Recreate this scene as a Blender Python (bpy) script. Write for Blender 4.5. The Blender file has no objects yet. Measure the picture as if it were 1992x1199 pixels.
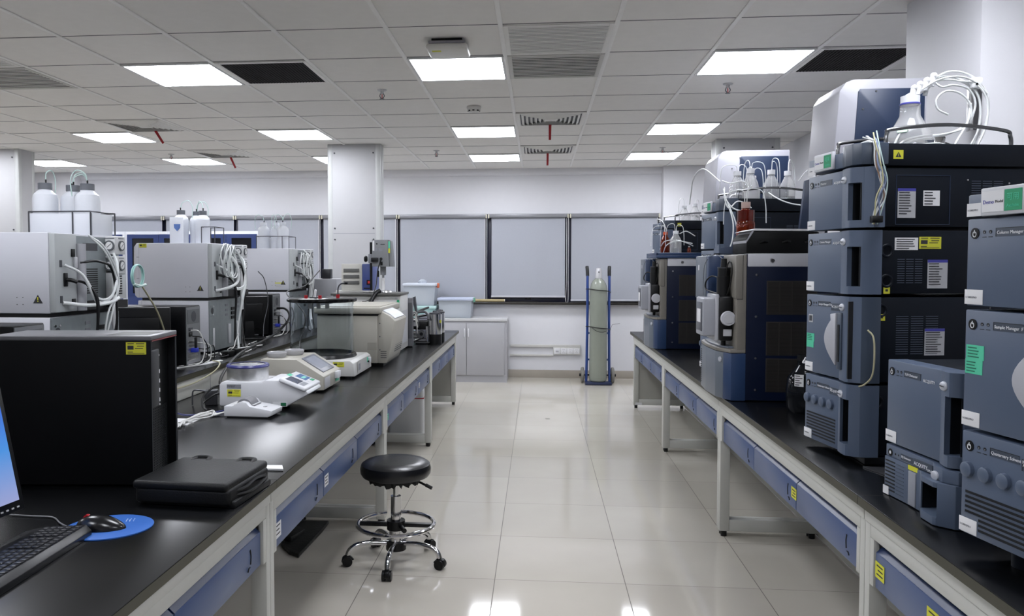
import bpy, bmesh, math, random
from mathutils import Vector, Matrix
random.seed(7)
SC = bpy.context.scene
COL = SC.collection
PI = math.pi
R = math.radians

# ---------------------------------------------------------------- camera
cd = bpy.data.cameras.new('camera')
cd.sensor_width = 36.0
cd.lens = 28.077
cd.shift_x = 0.0471
cd.shift_y = -0.0107
cd.clip_start = 0.05
cam = bpy.data.objects.new('camera', cd)
COL.objects.link(cam)
cam.location = (0, 0, 1.463)
cam.rotation_euler = (PI / 2 - 0.0398, 0, 0.0928)
SC.camera = cam

# ---------------------------------------------------------------- world and exposure
w = bpy.data.worlds.new('world')
SC.world = w
w.use_nodes = True
w.node_tree.nodes['Background'].inputs[0].default_value = (0.62, 0.66, 0.72, 1)
w.node_tree.nodes['Background'].inputs[1].default_value = 0.05
SC.view_settings.view_transform = 'Standard'
SC.view_settings.look = 'None'
SC.view_settings.gamma = 1.0
SC.view_settings.use_curve_mapping = False
SC.view_settings.exposure = 0.15
PANEL = 22.0          # light given off by every ceiling panel

# ---------------------------------------------------------------- materials
def lin(h):
    h = h.lstrip('#')
    out = []
    for k in (0, 2, 4):
        c = int(h[k:k + 2], 16) / 255
        out.append(c / 12.92 if c <= 0.04045 else ((c + 0.055) / 1.055) ** 2.4)
    return (*out, 1)

_m = {}
def M(name, col='#808080', rough=0.5, metal=0.0, var=0.05, scale=14.0, bump=0.0, coat=0.0, bscale=300.0, spec=0.5):
    if name in _m:
        return _m[name]
    m = bpy.data.materials.new(name)
    m.use_nodes = True
    nt = m.node_tree
    b = nt.nodes['Principled BSDF']
    b.inputs['Roughness'].default_value = rough
    b.inputs['Metallic'].default_value = metal
    b.inputs['Specular IOR Level'].default_value = spec
    if coat:
        b.inputs['Coat Weight'].default_value = coat
        b.inputs['Coat Roughness'].default_value = 0.08
    tc = nt.nodes.new('ShaderNodeTexCoord')
    no = nt.nodes.new('ShaderNodeTexNoise')
    no.inputs['Scale'].default_value = scale
    no.inputs['Detail'].default_value = 4
    nt.links.new(tc.outputs['Object'], no.inputs['Vector'])
    mx = nt.nodes.new('ShaderNodeMix')
    mx.data_type = 'RGBA'
    c = lin(col)
    mx.inputs[6].default_value = (*[v * (1 - var) for v in c[:3]], 1)
    mx.inputs[7].default_value = (*[min(1, v * (1 + var)) for v in c[:3]], 1)
    nt.links.new(no.outputs['Fac'], mx.inputs[0])
    nt.links.new(mx.outputs[2], b.inputs['Base Color'])
    if bump:
        n2 = nt.nodes.new('ShaderNodeTexNoise')
        n2.inputs['Scale'].default_value = bscale
        nt.links.new(tc.outputs['Object'], n2.inputs['Vector'])
        bp = nt.nodes.new('ShaderNodeBump')
        bp.inputs['Strength'].default_value = bump
        bp.inputs['Distance'].default_value = 0.002
        nt.links.new(n2.outputs['Fac'], bp.inputs['Height'])
        nt.links.new(bp.outputs['Normal'], b.inputs['Normal'])
    _m[name] = m
    return m

def glass(name, col='#ffffff', rough=0.02, alpha=None, ior=1.45, trans=1.0):
    if name in _m:
        return _m[name]
    m = bpy.data.materials.new(name)
    m.use_nodes = True
    b = m.node_tree.nodes['Principled BSDF']
    b.inputs['Base Color'].default_value = lin(col)
    b.inputs['Roughness'].default_value = rough
    b.inputs['IOR'].default_value = ior
    b.inputs['Transmission Weight'].default_value = trans
    if alpha is not None:
        b.inputs['Alpha'].default_value = alpha
    _m[name] = m
    return m

def emis(name, col, s):
    if name in _m:
        return _m[name]
    m = bpy.data.materials.new(name)
    m.use_nodes = True
    b = m.node_tree.nodes['Principled BSDF']
    b.inputs['Base Color'].default_value = lin('#202020')
    b.inputs['Emission Color'].default_value = lin(col)
    b.inputs['Emission Strength'].default_value = s
    _m[name] = m
    return m

# ---------------------------------------------------------------- mesh helper
def T(x=0, y=0, z=0, rx=0, ry=0, rz=0):
    return Matrix.Translation((x, y, z)) @ Matrix.Rotation(rz, 4, 'Z') @ Matrix.Rotation(ry, 4, 'Y') @ Matrix.Rotation(rx, 4, 'X')

FRONT = Matrix.Rotation(PI / 2, 4, 'X')      # text/label plane facing -Y, reading along +X

def spline(pts, sub=6, closed=False):
    P = [Vector(p) for p in pts]
    n = len(P)
    if n < 3:
        return P
    out = []
    rng = n if closed else n - 1
    for i in range(rng):
        if closed:
            p0, p1, p2, p3 = P[(i - 1) % n], P[i], P[(i + 1) % n], P[(i + 2) % n]
        else:
            p0 = P[i - 1] if i else P[0] * 2 - P[1]
            p1, p2 = P[i], P[i + 1]
            p3 = P[i + 2] if i + 2 < n else P[-1] * 2 - P[-2]
        for k in range(sub):
            t = k / sub
            out.append(0.5 * ((2 * p1) + (p2 - p0) * t + (2 * p0 - 5 * p1 + 4 * p2 - p3) * t * t + (3 * p1 - p0 - 3 * p2 + p3) * t ** 3))
    if not closed:
        out.append(P[-1])
    return out

class MB:
    def __init__(s):
        s.bm = bmesh.new()
        s.mats = []
    def mi(s, m):
        if m not in s.mats:
            s.mats.append(m)
        return s.mats.index(m)
    def put(s, t, m, X=None):
        k = s.mi(m)
        for f in t.faces:
            f.material_index = k
        if X is not None:
            t.transform(X)
            if X.determinant() < 0:
                bmesh.ops.reverse_faces(t, faces=t.faces)
        me = bpy.data.meshes.new('t')
        t.to_mesh(me)
        t.free()
        s.bm.from_mesh(me)
        bpy.data.meshes.remove(me)
        return s
    def box(s, a, b, m, bev=0, seg=2, X=None, ax=None):
        t = bmesh.new()
        bmesh.ops.create_cube(t, size=1)
        c = [(a[k] + b[k]) / 2 for k in range(3)]
        d = [max(abs(b[k] - a[k]), 1e-5) for k in range(3)]
        for v in t.verts:
            v.co = Vector((c[0] + v.co.x * d[0], c[1] + v.co.y * d[1], c[2] + v.co.z * d[2]))
        if bev:
            bev = min(bev, min(d) * 0.49)
            es = t.edges[:]
            if ax is not None:
                es = [e for e in es if abs((e.verts[0].co - e.verts[1].co)[ax]) > 1e-6]
            bmesh.ops.bevel(t, geom=es, offset=bev, segments=seg, profile=0.5, affect='EDGES')
        return s.put(t, m, X)
    def prism(s, pts, axis, lo, hi, m, bev=0, X=None):
        t = bmesh.new()
        f3 = {'x': lambda p, h: (h, p[0], p[1]), 'y': lambda p, h: (p[0], h, p[1]), 'z': lambda p, h: (p[0], p[1], h)}[axis]
        n = len(pts)
        A = [t.verts.new(f3(p, lo)) for p in pts]
        B = [t.verts.new(f3(p, hi)) for p in pts]
        t.faces.new(A)
        t.faces.new(B[::-1])
        for i in range(n):
            t.faces.new((A[i], B[i], B[(i + 1) % n], A[(i + 1) % n]))
        bmesh.ops.recalc_face_normals(t, faces=t.faces)
        if bev:
            bmesh.ops.bevel(t, geom=t.edges[:], offset=bev, segments=2, profile=0.5, affect='EDGES')
        return s.put(t, m, X)
    def cyl(s, p0, p1, r0, m, r1=None, n=24, cap=True, X=None):
        r1 = r0 if r1 is None else r1
        p0, p1 = Vector(p0), Vector(p1)
        d = p1 - p0
        t = bmesh.new()
        bmesh.ops.create_cone(t, cap_ends=cap, segments=n, radius1=r0, radius2=r1, depth=d.length)
        q = Vector((0, 0, 1)).rotation_difference(d.normalized()).to_matrix().to_4x4()
        t.transform(Matrix.Translation((p0 + p1) / 2) @ q)
        return s.put(t, m, X)
    def lathe(s, prof, m, c=(0, 0, 0), n=32, X=None, sx=1, sy=1):
        t = bmesh.new()
        rings = []
        for r, z in prof:
            if r < 1e-6:
                rings.append([t.verts.new((c[0], c[1], c[2] + z))])
            else:
                rings.append([t.verts.new((c[0] + sx * r * math.cos(2 * PI * k / n), c[1] + sy * r * math.sin(2 * PI * k / n), c[2] + z)) for k in range(n)])
        for a, b in zip(rings, rings[1:]):
            for k in range(n):
                k2 = (k + 1) % n
                if len(a) == 1 and len(b) == 1:
                    continue
                if len(a) == 1:
                    t.faces.new((a[0], b[k2], b[k]))
                elif len(b) == 1:
                    t.faces.new((a[k], a[k2], b[0]))
                else:
                    t.faces.new((a[k], a[k2], b[k2], b[k]))
        bmesh.ops.recalc_face_normals(t, faces=t.faces)
        return s.put(t, m, X)
    def tube(s, pts, r, m, n=8, sub=6, smooth=True, closed=False, X=None, flat=None):
        P = spline(pts, sub, closed) if smooth else [Vector(p) for p in pts]
        Q = [P[0]]
        for p in P[1:]:
            if (p - Q[-1]).length > 1e-5:
                Q.append(p)
        P = Q
        t = bmesh.new()
        up = None
        rings = []
        L = len(P)
        for i, p in enumerate(P):
            if closed:
                d = P[(i + 1) % L] - P[i - 1]
            else:
                d = P[min(i + 1, L - 1)] - P[max(i - 1, 0)]
            if d.length < 1e-9:
                d = Vector((0, 0, 1))
            d.normalize()
            if up is None:
                a = Vector((0, 0, 1)) if abs(d.z) < 0.9 else Vector((1, 0, 0))
                up = d.cross(a).normalized()
            else:
                up = (up - d * up.dot(d))
                up = up.normalized() if up.length > 1e-6 else d.orthogonal().normalized()
            v = d.cross(up)
            k1, k2 = (1, 1) if flat is None else (1, flat)
            rings.append([t.verts.new(p + up * (k1 * r * math.cos(2 * PI * k / n)) + v * (k2 * r * math.sin(2 * PI * k / n))) for k in range(n)])
        pr = list(zip(rings, rings[1:]))
        if closed:
            pr.append((rings[-1], rings[0]))
        for a, b in pr:
            for k in range(n):
                t.faces.new((a[k], a[(k + 1) % n], b[(k + 1) % n], b[k]))
        if not closed:
            t.faces.new(rings[0][::-1])
            t.faces.new(rings[-1])
        bmesh.ops.recalc_face_normals(t, faces=t.faces)
        return s.put(t, m, X)
    def sph(s, c, r, m, sc=(1, 1, 1), n=20, X=None):
        t = bmesh.new()
        bmesh.ops.create_uvsphere(t, u_segments=n, v_segments=max(6, n // 2), radius=r)
        for v in t.verts:
            v.co = Vector((c[0] + v.co.x * sc[0], c[1] + v.co.y * sc[1], c[2] + v.co.z * sc[2]))
        return s.put(t, m, X)
    def text(s, body, size, m, X, ext=0.0003, align='LEFT'):
        cu = bpy.data.curves.new('t', 'FONT')
        cu.body = body
        cu.size = size
        cu.align_x = align
        cu.extrude = ext
        cu.resolution_u = 2
        o = bpy.data.objects.new('t', cu)
        me = bpy.data.meshes.new_from_object(o)
        t = bmesh.new()
        t.from_mesh(me)
        bpy.data.objects.remove(o)
        bpy.data.curves.remove(cu)
        bpy.data.meshes.remove(me)
        return s.put(t, m, X)
    def build(s, name, parent=None, label=None, sharp=35, kind=None):
        me = bpy.data.meshes.new(name)
        s.bm.to_mesh(me)
        s.bm.free()
        for m in s.mats:
            me.materials.append(m)
        me.shade_smooth()
        me.set_sharp_from_angle(angle=R(sharp))
        o = bpy.data.objects.new(name, me)
        COL.objects.link(o)
        if parent is not None:
            o.parent = parent
        if label:
            o['label'] = label
        if kind:
            o['kind'] = kind
        return o

LABELS = {}
def tag(o, label, cat, group=None, kind=None):
    o['label'] = label
    o['category'] = cat
    if group:
        o['group'] = group
    if kind:
        o['kind'] = kind
    if label in LABELS and LABELS[label] != group:
        print('DUPLICATE LABEL', label)
    LABELS[label] = group or 'single'
    return o

def thing(name, label, cat, loc=(0, 0, 0), rz=0, group=None):
    o = bpy.data.objects.new(name, None)
    o.empty_display_size = 0.05
    COL.objects.link(o)
    o.location = loc
    o.rotation_euler = (0, 0, rz)
    return tag(o, label, cat, group)

def kids(o):
    return [c for c in bpy.data.objects if c.parent == o]

def dup(o, loc, rz=None, label=None, group=None, parent=None):
    c = o.copy()
    COL.objects.link(c)
    if parent is not None:
        c.parent = parent
    if loc is not None:
        c.location = loc
    if rz is not None:
        c.rotation_euler = (0, 0, rz)
    if label:
        c['label'] = label
        LABELS[label] = group or 'single'
    if group:
        c['group'] = group
    for ch in list(o.children):
        dup(ch, None, parent=c)
    return c

def struct(o):
    o['kind'] = 'structure'
    return o

# common materials
WHITE = M('white_paint', '#dcdcdf', 0.55, var=0.02)
WALL = M('wall_paint', '#d6d6da', 0.7, var=0.02, bump=0.15)
COLM = M('column_cladding', '#b2b2b4', 0.5, var=0.02)
CEILT = M('ceiling_tile', '#e6e4e0', 0.9, var=0.04, bump=0.3)
TBAR = M('ceiling_bar', '#e9e8e5', 0.5)
SEAM = M('ceiling_seam', '#77767a', 0.8)
BLACK = M('black_plastic', '#08090b', 0.38, var=0.1, spec=0.35)
BLKM = M('black_matte', '#08090a', 0.8, var=0.1)
DGREY = M('dark_grey', '#3b3d42', 0.5)
MGREY = M('mid_grey', '#7c7e84', 0.5)
LGREY = M('light_grey_plastic', '#b4b5b9', 0.45)
OFFW = M('off_white_plastic', '#c9c8c4', 0.45)
BEIGE = M('warm_grey_plastic', '#b5b2a8', 0.5)
STEEL = M('brushed_steel', '#b8b8b8', 0.28, metal=1.0, var=0.12, scale=40)
CHROME = M('chrome', '#d8d8da', 0.08, metal=1.0)
DSTEEL = M('dark_steel', '#55565a', 0.35, metal=0.8)
YEL = M('yellow_sticker', '#c9c833', 0.6)
GRNS = M('mint_sticker', '#4fc09a', 0.6)
GREEN = M('green_label', '#1f8f62', 0.6)
INK = M('ink', '#2c2c30', 0.7)
PAPER = M('paper', '#d8d8da', 0.8)
RED = M('red_plastic', '#a3161f', 0.4)
BLUEI = M('violet_blue_print', '#3b3c96', 0.6)
# ================================================================ the room
XL, XR, YB, YF, H = -7.6, 2.55, 10.42, -3.0, 2.711
def floor_mat():
    m = bpy.data.materials.new('polished_floor_tiles')
    m.use_nodes = True
    nt = m.node_tree
    b = nt.nodes['Principled BSDF']
    N = lambda k: nt.nodes.new(k)
    L = nt.links.new
    geo = N('ShaderNodeNewGeometry')
    sep = N('ShaderNodeSeparateXYZ')
    L(geo.outputs['Position'], sep.inputs[0])
    def math_(op, a, bb=None):
        n = N('ShaderNodeMath')
        n.operation = op
        if isinstance(a, (int, float)):
            n.inputs[0].default_value = a
        else:
            L(a, n.inputs[0])
        if bb is not None:
            if isinstance(bb, (int, float)):
                n.inputs[1].default_value = bb
            else:
                L(bb, n.inputs[1])
        return n.outputs[0]
    def axis(o, off, half):
        u = math_('DIVIDE', math_('SUBTRACT', o, off), 0.6)
        fl = math_('FLOOR', u)
        fr = math_('SUBTRACT', u, fl)
        d = math_('MINIMUM', fr, math_('SUBTRACT', 1.0, fr))
        return fl, math_('LESS_THAN', d, half)
    fx, gx = axis(sep.outputs[0], -0.1957, 0.0032)
    fy, gy = axis(sep.outputs[1], 3.665, 0.0024)
    g = math_('MAXIMUM', gx, gy)
    cmb = N('ShaderNodeCombineXYZ')
    L(fx, cmb.inputs[0])
    L(fy, cmb.inputs[1])
    wn = N('ShaderNodeTexWhiteNoise')
    wn.noise_dimensions = '3D'
    L(cmb.outputs[0], wn.inputs['Vector'])
    no = N('ShaderNodeTexNoise')
    no.inputs['Scale'].default_value = 2.2
    no.inputs['Detail'].default_value = 6
    L(geo.outputs['Position'], no.inputs['Vector'])
    mx = N('ShaderNodeMix')
    mx.data_type = 'RGBA'
    mx.inputs[6].default_value = lin('#b0aaa0')
    mx.inputs[7].default_value = lin('#c4bfb4')
    f = math_('ADD', math_('MULTIPLY', wn.outputs['Value'], 0.35), math_('MULTIPLY', no.outputs['Fac'], 0.65))
    L(f, mx.inputs[0])
    m2 = N('ShaderNodeMix')
    m2.data_type = 'RGBA'
    L(g, m2.inputs[0])
    L(mx.outputs[2], m2.inputs[6])
    m2.inputs[7].default_value = lin('#5c564e')
    L(m2.outputs[2], b.inputs['Base Color'])
    L(math_('ADD', math_('MULTIPLY', g, 0.5), math_('ADD', 0.045, math_('MULTIPLY', no.outputs['Fac'], 0.05))), b.inputs['Roughness'])
    b.inputs['Specular IOR Level'].default_value = 0.6
    bp = N('ShaderNodeBump')
    bp.inputs['Strength'].default_value = 0.04
    bp.inputs['Distance'].default_value = 0.01
    n3 = N('ShaderNodeTexNoise')
    n3.inputs['Scale'].default_value = 3.0
    L(geo.outputs['Position'], n3.inputs['Vector'])
    L(n3.outputs['Fac'], bp.inputs['Height'])
    L(bp.outputs['Normal'], b.inputs['Normal'])
    return m
struct(MB().box((XL - .1, YF - .1, -0.1), (XR + .1, YB + .3, 0), floor_mat()).build('floor'))
struct(MB().box((XL - .1, YF - .1, H), (XR + .1, YB + .3, H + 0.08), CEILT).build('ceiling'))
# exposed ceiling bars running away from the camera, thin seams across
b = MB()
xs = [-0.2003 + 0.6 * k for k in range(-12, 5)]
ys = [4.1858 + 0.6 * k for k in range(-11, 10)]
for x in xs:
    b.box((x - 0.0125, YF, H - 0.007), (x + 0.0125, YB - .2, H), TBAR, bev=0.002)
struct(b.build('trim_1'))
b = MB()
for y in ys:
    b.box((XL, y - 0.0025, H - 0.002), (XR, y + 0.0025, H), SEAM)
    for k, x in enumerate(xs[:-1]):
        h = (k * 7 + int(y * 10) * 13) % 5
        if h < 3:
            b.box((x + 0.015, y + 0.003, H - 0.0016 - 0.001 * h), (x + 0.585, y + 0.010, H), TBAR)
struct(b.build('trim_2'))
# walls
struct(MB().box((XL - .12, YF, 0), (XL, YB + .2, H), WALL).build('wall_left'))
struct(MB().box((XR, YF, 0), (XR + .12, YB + .2, H), WALL).build('wall_right'))
struct(MB().box((XL, YF - .12, 0), (XR, YF, H), WALL).build('wall_front'))
b = MB()
WX0, WX1, WZ0, WZ1 = -7.0, 1.545, 0.985, 2.13
b.box((XL, YB, 0), (XR, YB + .2, WZ0 - 0.03), WALL)
b.box((XL, YB, WZ1), (XR, YB + .2, H), WALL)
b.box((XL, YB, WZ0 - .03), (WX0, YB + .2, WZ1), WALL)
b.box((WX1, YB, WZ0 - .03), (XR, YB + .2, WZ1), WALL)
struct(b.build('wall_back'))
struct(MB().box((1.56, YB - 0.17, 0), (XR, YB, H), WALL, bev=0.004).build('wall_pilaster'))
struct(MB().box((XL, YB - 0.17, 0), (-6.2, YB, H), WALL, bev=0.004).build('wall_corner'))
b = MB()
b.prism([(YB, H), (YB - .05, H), (YB - .05, H - .05), (YB - .035, H - .075), (YB - .02, H - .085), (YB, H - .09)], 'x', -6.2, 1.56, WALL)
struct(b.build('trim_3'))
struct(MB().box((XL, YB - 0.012, 0), (1.56, YB, 0.10), M('skirting_tile', '#a39c92', 0.25), bev=0.002)
       .box((1.56, YB - .182, 0), (XR, YB - .17, .10), M('skirting_tile'), bev=0.002).build('baseboard_back'))
struct(MB().box((XR - .012, YF, 0), (XR, YB - .2, 0.10), M('skirting_tile')).build('baseboard_right'))
# windows: dark frames, night behind, dark sill
FR = M('window_frame_navy', '#1b1d33', 0.35)
SILL = M('dark_sill', '#2a2723', 0.25)
NIGHT = M('night_glass', '#10131c', 0.05)
edges = [-7.0, -6.0, -5.03, -4.03, -2.86, -1.83, -0.655, 0.395, 1.545]
for i, (x0, x1) in enumerate(zip(edges, edges[1:])):
    wn = MB()
    y0, y1 = YB + 0.03, YB + 0.09
    t = 0.045
    wn.box((x0, y0, WZ0), (x0 + t, y1, WZ1), FR, bev=0.004)
    wn.box((x1 - t, y0, WZ0), (x1, y1, WZ1), FR, bev=0.004)
    wn.box((x0 + t, y0, WZ0), (x1 - t, y1, WZ0 + .05), FR, bev=0.004)
    wn.box((x0 + t, y0, WZ1 - .05), (x1 - t, y1, WZ1), FR, bev=0.004)
    wn.box((x0 + t, y0 + .02, 1.06), (x1 - t, y1 - .01, 1.085), FR)
    o = struct(wn.build('window_%d' % (i + 1)))
    g = MB().box((x0 + t, y1 - .03, WZ0 + .05), (x1 - t, y1 - .024, WZ1 - .05), NIGHT).build('window_glass', o)
    hnd = MB()
    xm = (x0 + x1) / 2
    hnd.box((xm - .04, y0 - .014, 1.018), (xm + .04, y0, 1.038), BLACK, bev=.004).box((xm - .012, y0 - .04, 1.02), (xm + .014, y0 - .012, 1.036), BLACK, bev=.004)
    hnd.build('window_handle', o)
struct(MB().box((WX0, YB - 0.09, 0.955), (WX1, YB + .03, 0.985), SILL, bev=0.004).build('windowsill'))
struct(MB().box((WX0, YB - 0.015, 0.985), (-0.0, YB + .03, 0.992), SILL).build('trim_4'))
# roller blinds
BLIND = M('blind_fabric', '#a3a6ae', 0.85, var=0.03, scale=60, bump=0.4, bscale=900)
CAS = M('blind_cassette', '#85858a', 0.4, metal=0.3)
bz = {5: 0.993, 6: 1.045, 7: 1.0}
names = {0: 'grey roller blind behind the far left wall column', 1: 'grey roller blind above the left blue storage cabinet', 2: 'grey roller blind just left of the middle white-bottled chromatograph',
         3: 'grey roller blind directly left of the white clad column', 4: 'narrow strip of grey roller blind just right of the white clad column',
         5: 'wide grey roller blind above the plastic boxes on the grey cabinet', 6: 'grey roller blind raised a little above the sill at mid wall',
         7: 'grey roller blind behind the gas cylinder'}
for i, (x0, x1) in enumerate(zip(edges, edges[1:])):
    z0 = bz.get(i, 0.995)
    t = thing('roller_blind', names[i], 'blind', ((x0 + x1) / 2, YB - .03, z0), 0, None)
    hw = (x1 - x0) / 2
    fab = MB()
    n = 24
    me = []
    gap = 0.05 if i in (6,) else 0.028
    # slightly wavy sheet with thickness
    fr, bk = [], []
    for k in range(n + 1):
        a = -hw + gap + (2 * hw - 2 * gap) * k / n
        ya = 0.003 * math.sin(k * .8 + i)
        fr.append((a, ya))
        bk.append((a, ya + .002))
    fab.prism(fr + bk[::-1], 'z', 0.02, 2.078 - z0, BLIND)
    fab.build('fabric', t)
    MB().box((-hw + gap - .004, -.008, 0), (hw - gap + .004, .010, .024), M('blind_bar', '#b9bac0', 0.4), bev=.004).build('bottom_bar', t)
    MB().box((-hw + .012, -.035, 2.078 - z0), (hw - .012, .03, 2.125 - z0), CAS, bev=.006).build('cassette', t)
    MB().box((hw - .024, -.05, 2.07 - z0), (hw - .006, -.036, 2.12 - z0), M('bracket', '#c6c2b0', 0.4), bev=.004).build('bracket', t)
    MB().box((-hw + .006, -.05, 2.07 - z0), (-hw + .024, -.036, 2.12 - z0), M('bracket'), bev=.004).build('bracket', t)
    if i >= 3:
        ch = MB()
        s = .012
        ch.tube([(hw - .02 - s, -.03, 2.07 - z0), (hw - .02 - s, -.03, .25), (hw - .03 - s, -.035, 1.02 - z0), (hw - .0 - s, -.035, 1.0 - z0), (hw - .01, -.03, .25), (hw - .01, -.03, 2.07 - z0)],
                .0028, M('cord_white', '#d8d8d8', 0.5), n=6)
        ch.build('pull_chain', t)
# clad columns
def column(name, x0, x1, y0, y1, seams=True):
    b = MB()
    b.box((x0 + .004, y0 + .004, 0), (x1 - .004, y1 - .004, H), COLM)
    cg = M('cladding_edge', '#b9bbba', 0.35)
    for (xa, ya) in ((x0, y0), (x1 - .055, y0), (x0, y1 - .055), (x1 - .055, y1 - .055)):
        b.box((xa, ya, 0), (xa + .055, ya + .055, H - .001), cg, bev=.012, ax=2)
    if seams:
        for z in (1.79,):
            b.box((x0 + .06, y0 + .003, z), (x1 - .06, y0 + .0045, z + .004), MGREY)
        for xx in (x0 + .075, x1 - .075):
            for z in (2.62, 1.845, 1.73):
                b.cyl((xx, y0 + .004, z), (xx, y0 - .002, z), .009, DGREY, n=12)
    return struct(b.build(name))
column('wall_column', -2.175, -1.618, 8.14, 8.32)
column('wall_column', -6.15, -5.54, 8.12, 8.40)
column('wall_column', 1.745, 2.36, 8.13, 8.36)
b = MB()
b.box((1.755, 3.40, 0), (2.36, 4.06, H), WALL, bev=.003)
struct(b.build('wall_column'))
# ---------------------------------------------------------------- ceiling fittings
EM = emis('light_panel', '#f4f7ff', PANEL)
lightf = M('light_frame', '#d8d8d8', 0.4)
def cell(i, j):      # centre of the ceiling cell between bar i and i+1, seam j and j+1
    return (-0.2003 + 0.6 * (i - 1) + 0.3, 4.1858 + 0.6 * j + 0.3)
lamps = [(0, 1, 'nearest panel light over the aisle beside the white wireless unit', 'c'), (0, 5, 'second panel light over the aisle near the smoke detector', 'c'), (0, 8, 'farthest panel light over the aisle by the window wall', 'c'),
         (3, 1, 'nearest panel light over the right bench beside a black grille', 'r'), (3, 5, 'middle panel light over the right bench', 'r'), (3, 8, 'farthest panel light over the right bench', 'r'),
         (-3, 1, 'large panel light beside the black square grille at left', 'l'), (-3, 5, 'panel light in front of the middle wall column', 'l'), (-3, 8, 'panel light half hidden behind the middle wall column', 'l'),
         (-6, 5, 'panel light beside the upper left diffuser with a red ribbon', 'l'), (-6, 8, 'panel light beside the lower left diffuser with a red ribbon', 'l'), (-9, 8, 'panel light next to the far left wall column', 'l'),
         (-9, 5, 'panel light outside the left edge of the view', 'l'), (-7, 1, 'panel light just beyond the left edge of the view', 'l'),
         (0, -3, 'panel light just above the camera', 'n'), (3, -3, 'panel light above the near right bench', 'n'), (-3, -3, 'panel light above the near left bench', 'n'), (-7, -3, 'panel light above the far left bench', 'n'),
         (0, -7, 'panel light behind the camera', 'n'), (3, -7, 'panel light behind the camera at right', 'n'), (-3, -7, 'panel light behind the camera at left', 'n')]
src = None
for (i, j, lab, g) in lamps:
    x, y = cell(i, j)
    if src is None:
        src = thing('ceiling_light', lab, 'light', (x, y, H - .012), 0, 'square panel lights in the ceiling')
        f = MB()
        for a, bb in (((-.292, -.292), (-.276, .292)), ((.276, -.292), (.292, .292)), ((-.276, -.292), (.276, -.276)), ((-.276, .276), (.276, .292))):
            f.box((a[0], a[1], 0), (bb[0], bb[1], .012), lightf, bev=.002)
        f.build('frame', src)
        MB().box((-.277, -.277, .003), (.277, .277, .011), EM).build('diffuser', src)
    else:
        dup(src, (x, y, H - .012), None, lab, 'square panel lights in the ceiling')
# black open grilles
GRB = M('grille_black', '#191816', 0.6)
def grid_grille(i, j, lab, col, cross=True, back='#0a0a0a', n=26, wd=.005):
    x, y = cell(i, j)
    t = thing('ceiling_vent', lab, 'vent', (x, y, H), 0, 'air grilles in the ceiling')
    f = MB()
    for a, bb in (((-.288, -.288), (-.262, .288)), ((.262, -.288), (.288, .288)), ((-.262, -.288), (.262, -.262)), ((-.262, .262), (.262, .288))):
        f.box((a[0], a[1], -.010), (bb[0], bb[1], 0), col if not cross else TBAR, bev=.003)
    f.build('frame', t)
    MB().box((-.262, -.262, -.002), (.262, .262, -.0005), M('duct_' + back, back, 0.9)).build('backing', t)
    s = MB()
    for k in range(n):
        p = -.262 + .524 * (k + .5) / n
        if cross:
            s.box((-.262, p - .002, -.010), (.262, p + .002, -.002), GRB)
            s.box((p - .002, -.262, -.010), (p + .002, .262, -.002), GRB)
        else:
            s.prism([(p - wd, -.0095), (p - wd, -.0083), (p + wd, -.0083), (p + wd, -.0095)], 'x', -.262, .262, col)
    s.build('grille', t)
    return t
GW = M('grille_white', '#e2e1dd', 0.5)
GG = M('grille_grey', '#c6c5c0', 0.5)
grid_grille(-2, 1, 'black square mesh grille right of the large left panel light', GRB)
grid_grille(4, 1, 'black mesh grille partly hidden by the white wall column at right', GRB)
grid_grille(1, 0, 'pale fine slatted grille nearest the camera over the aisle', GW, cross=False, back='#6a6965', n=20, wd=.0082)
grid_grille(1, 1, 'darker slatted grille right of the aisle panel light', GG, cross=False, back='#151515', n=14, wd=.0095)
grid_grille(-5, 1, 'grey slatted grille at the far upper left of the ceiling', GG, cross=False, back='#343433', n=14, wd=.0095)
grid_grille(-5, 0, 'pale slatted grille in the upper left corner of the view', GW, cross=False, back='#6a6965', n=20, wd=.0082)
# four way diffusers with a red ribbon
def diffuser(i, j, lab, rl, ribdir=0.0):
    x, y = cell(i, j)
    t = thing('ceiling_diffuser', lab, 'vent', (x, y, H), 0, 'four way diffusers in the ceiling')
    f = MB()
    for a, bb in (((-.29, -.29), (-.255, .29)), ((.255, -.29), (.29, .29)), ((-.255, -.29), (.255, -.255)), ((-.255, .255), (.255, .29))):
        f.box((a[0], a[1], -.012), (bb[0], bb[1], 0), GW, bev=.004)
    f.build('frame', t)
    MB().box((-.255, -.255, -.002), (.255, .255, -.0005), DGREY).build('backing', t)
    s = MB()
    for k in range(6):
        r = .245 - k * .036
        for q in range(4):
            X = Matrix.Rotation(q * PI / 2, 4, 'Z')
            s.prism([(r, -.003), (r - .004, -.003), (r - .022, -.018), (r - .018, -.018)], 'y', -r * .98, r * .98, GW, X=X)
    s.box((-.05, -.05, -.016), (.05, .05, -.004), GW, bev=.004)
    s.build('louvre', t)
    rb = MB()
    rb.prism([(-.012, 0), (.012, 0), (.009, -.135), (-.012, -.135)], 'y', -.001, .001, RED)
    o = rb.build('ribbon')
    o.location = (x - .0, y + .2, H - .014)
    o.rotation_euler = (R(4), R(ribdir), 0)
    tag(o, rl, 'ribbon', 'red ribbons on the air diffusers')
diffuser(1, 4, 'square louvred diffuser over the aisle, the nearer of two in line', 'red ribbon hanging from the nearer aisle diffuser')
diffuser(1, 7, 'square louvred diffuser over the aisle, the farther of two in line', 'red ribbon hanging from the farther aisle diffuser')
diffuser(-5, 4, 'square louvred diffuser at left, the nearer one with a ribbon', 'red ribbon hanging from the nearer left diffuser', -32)
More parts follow.
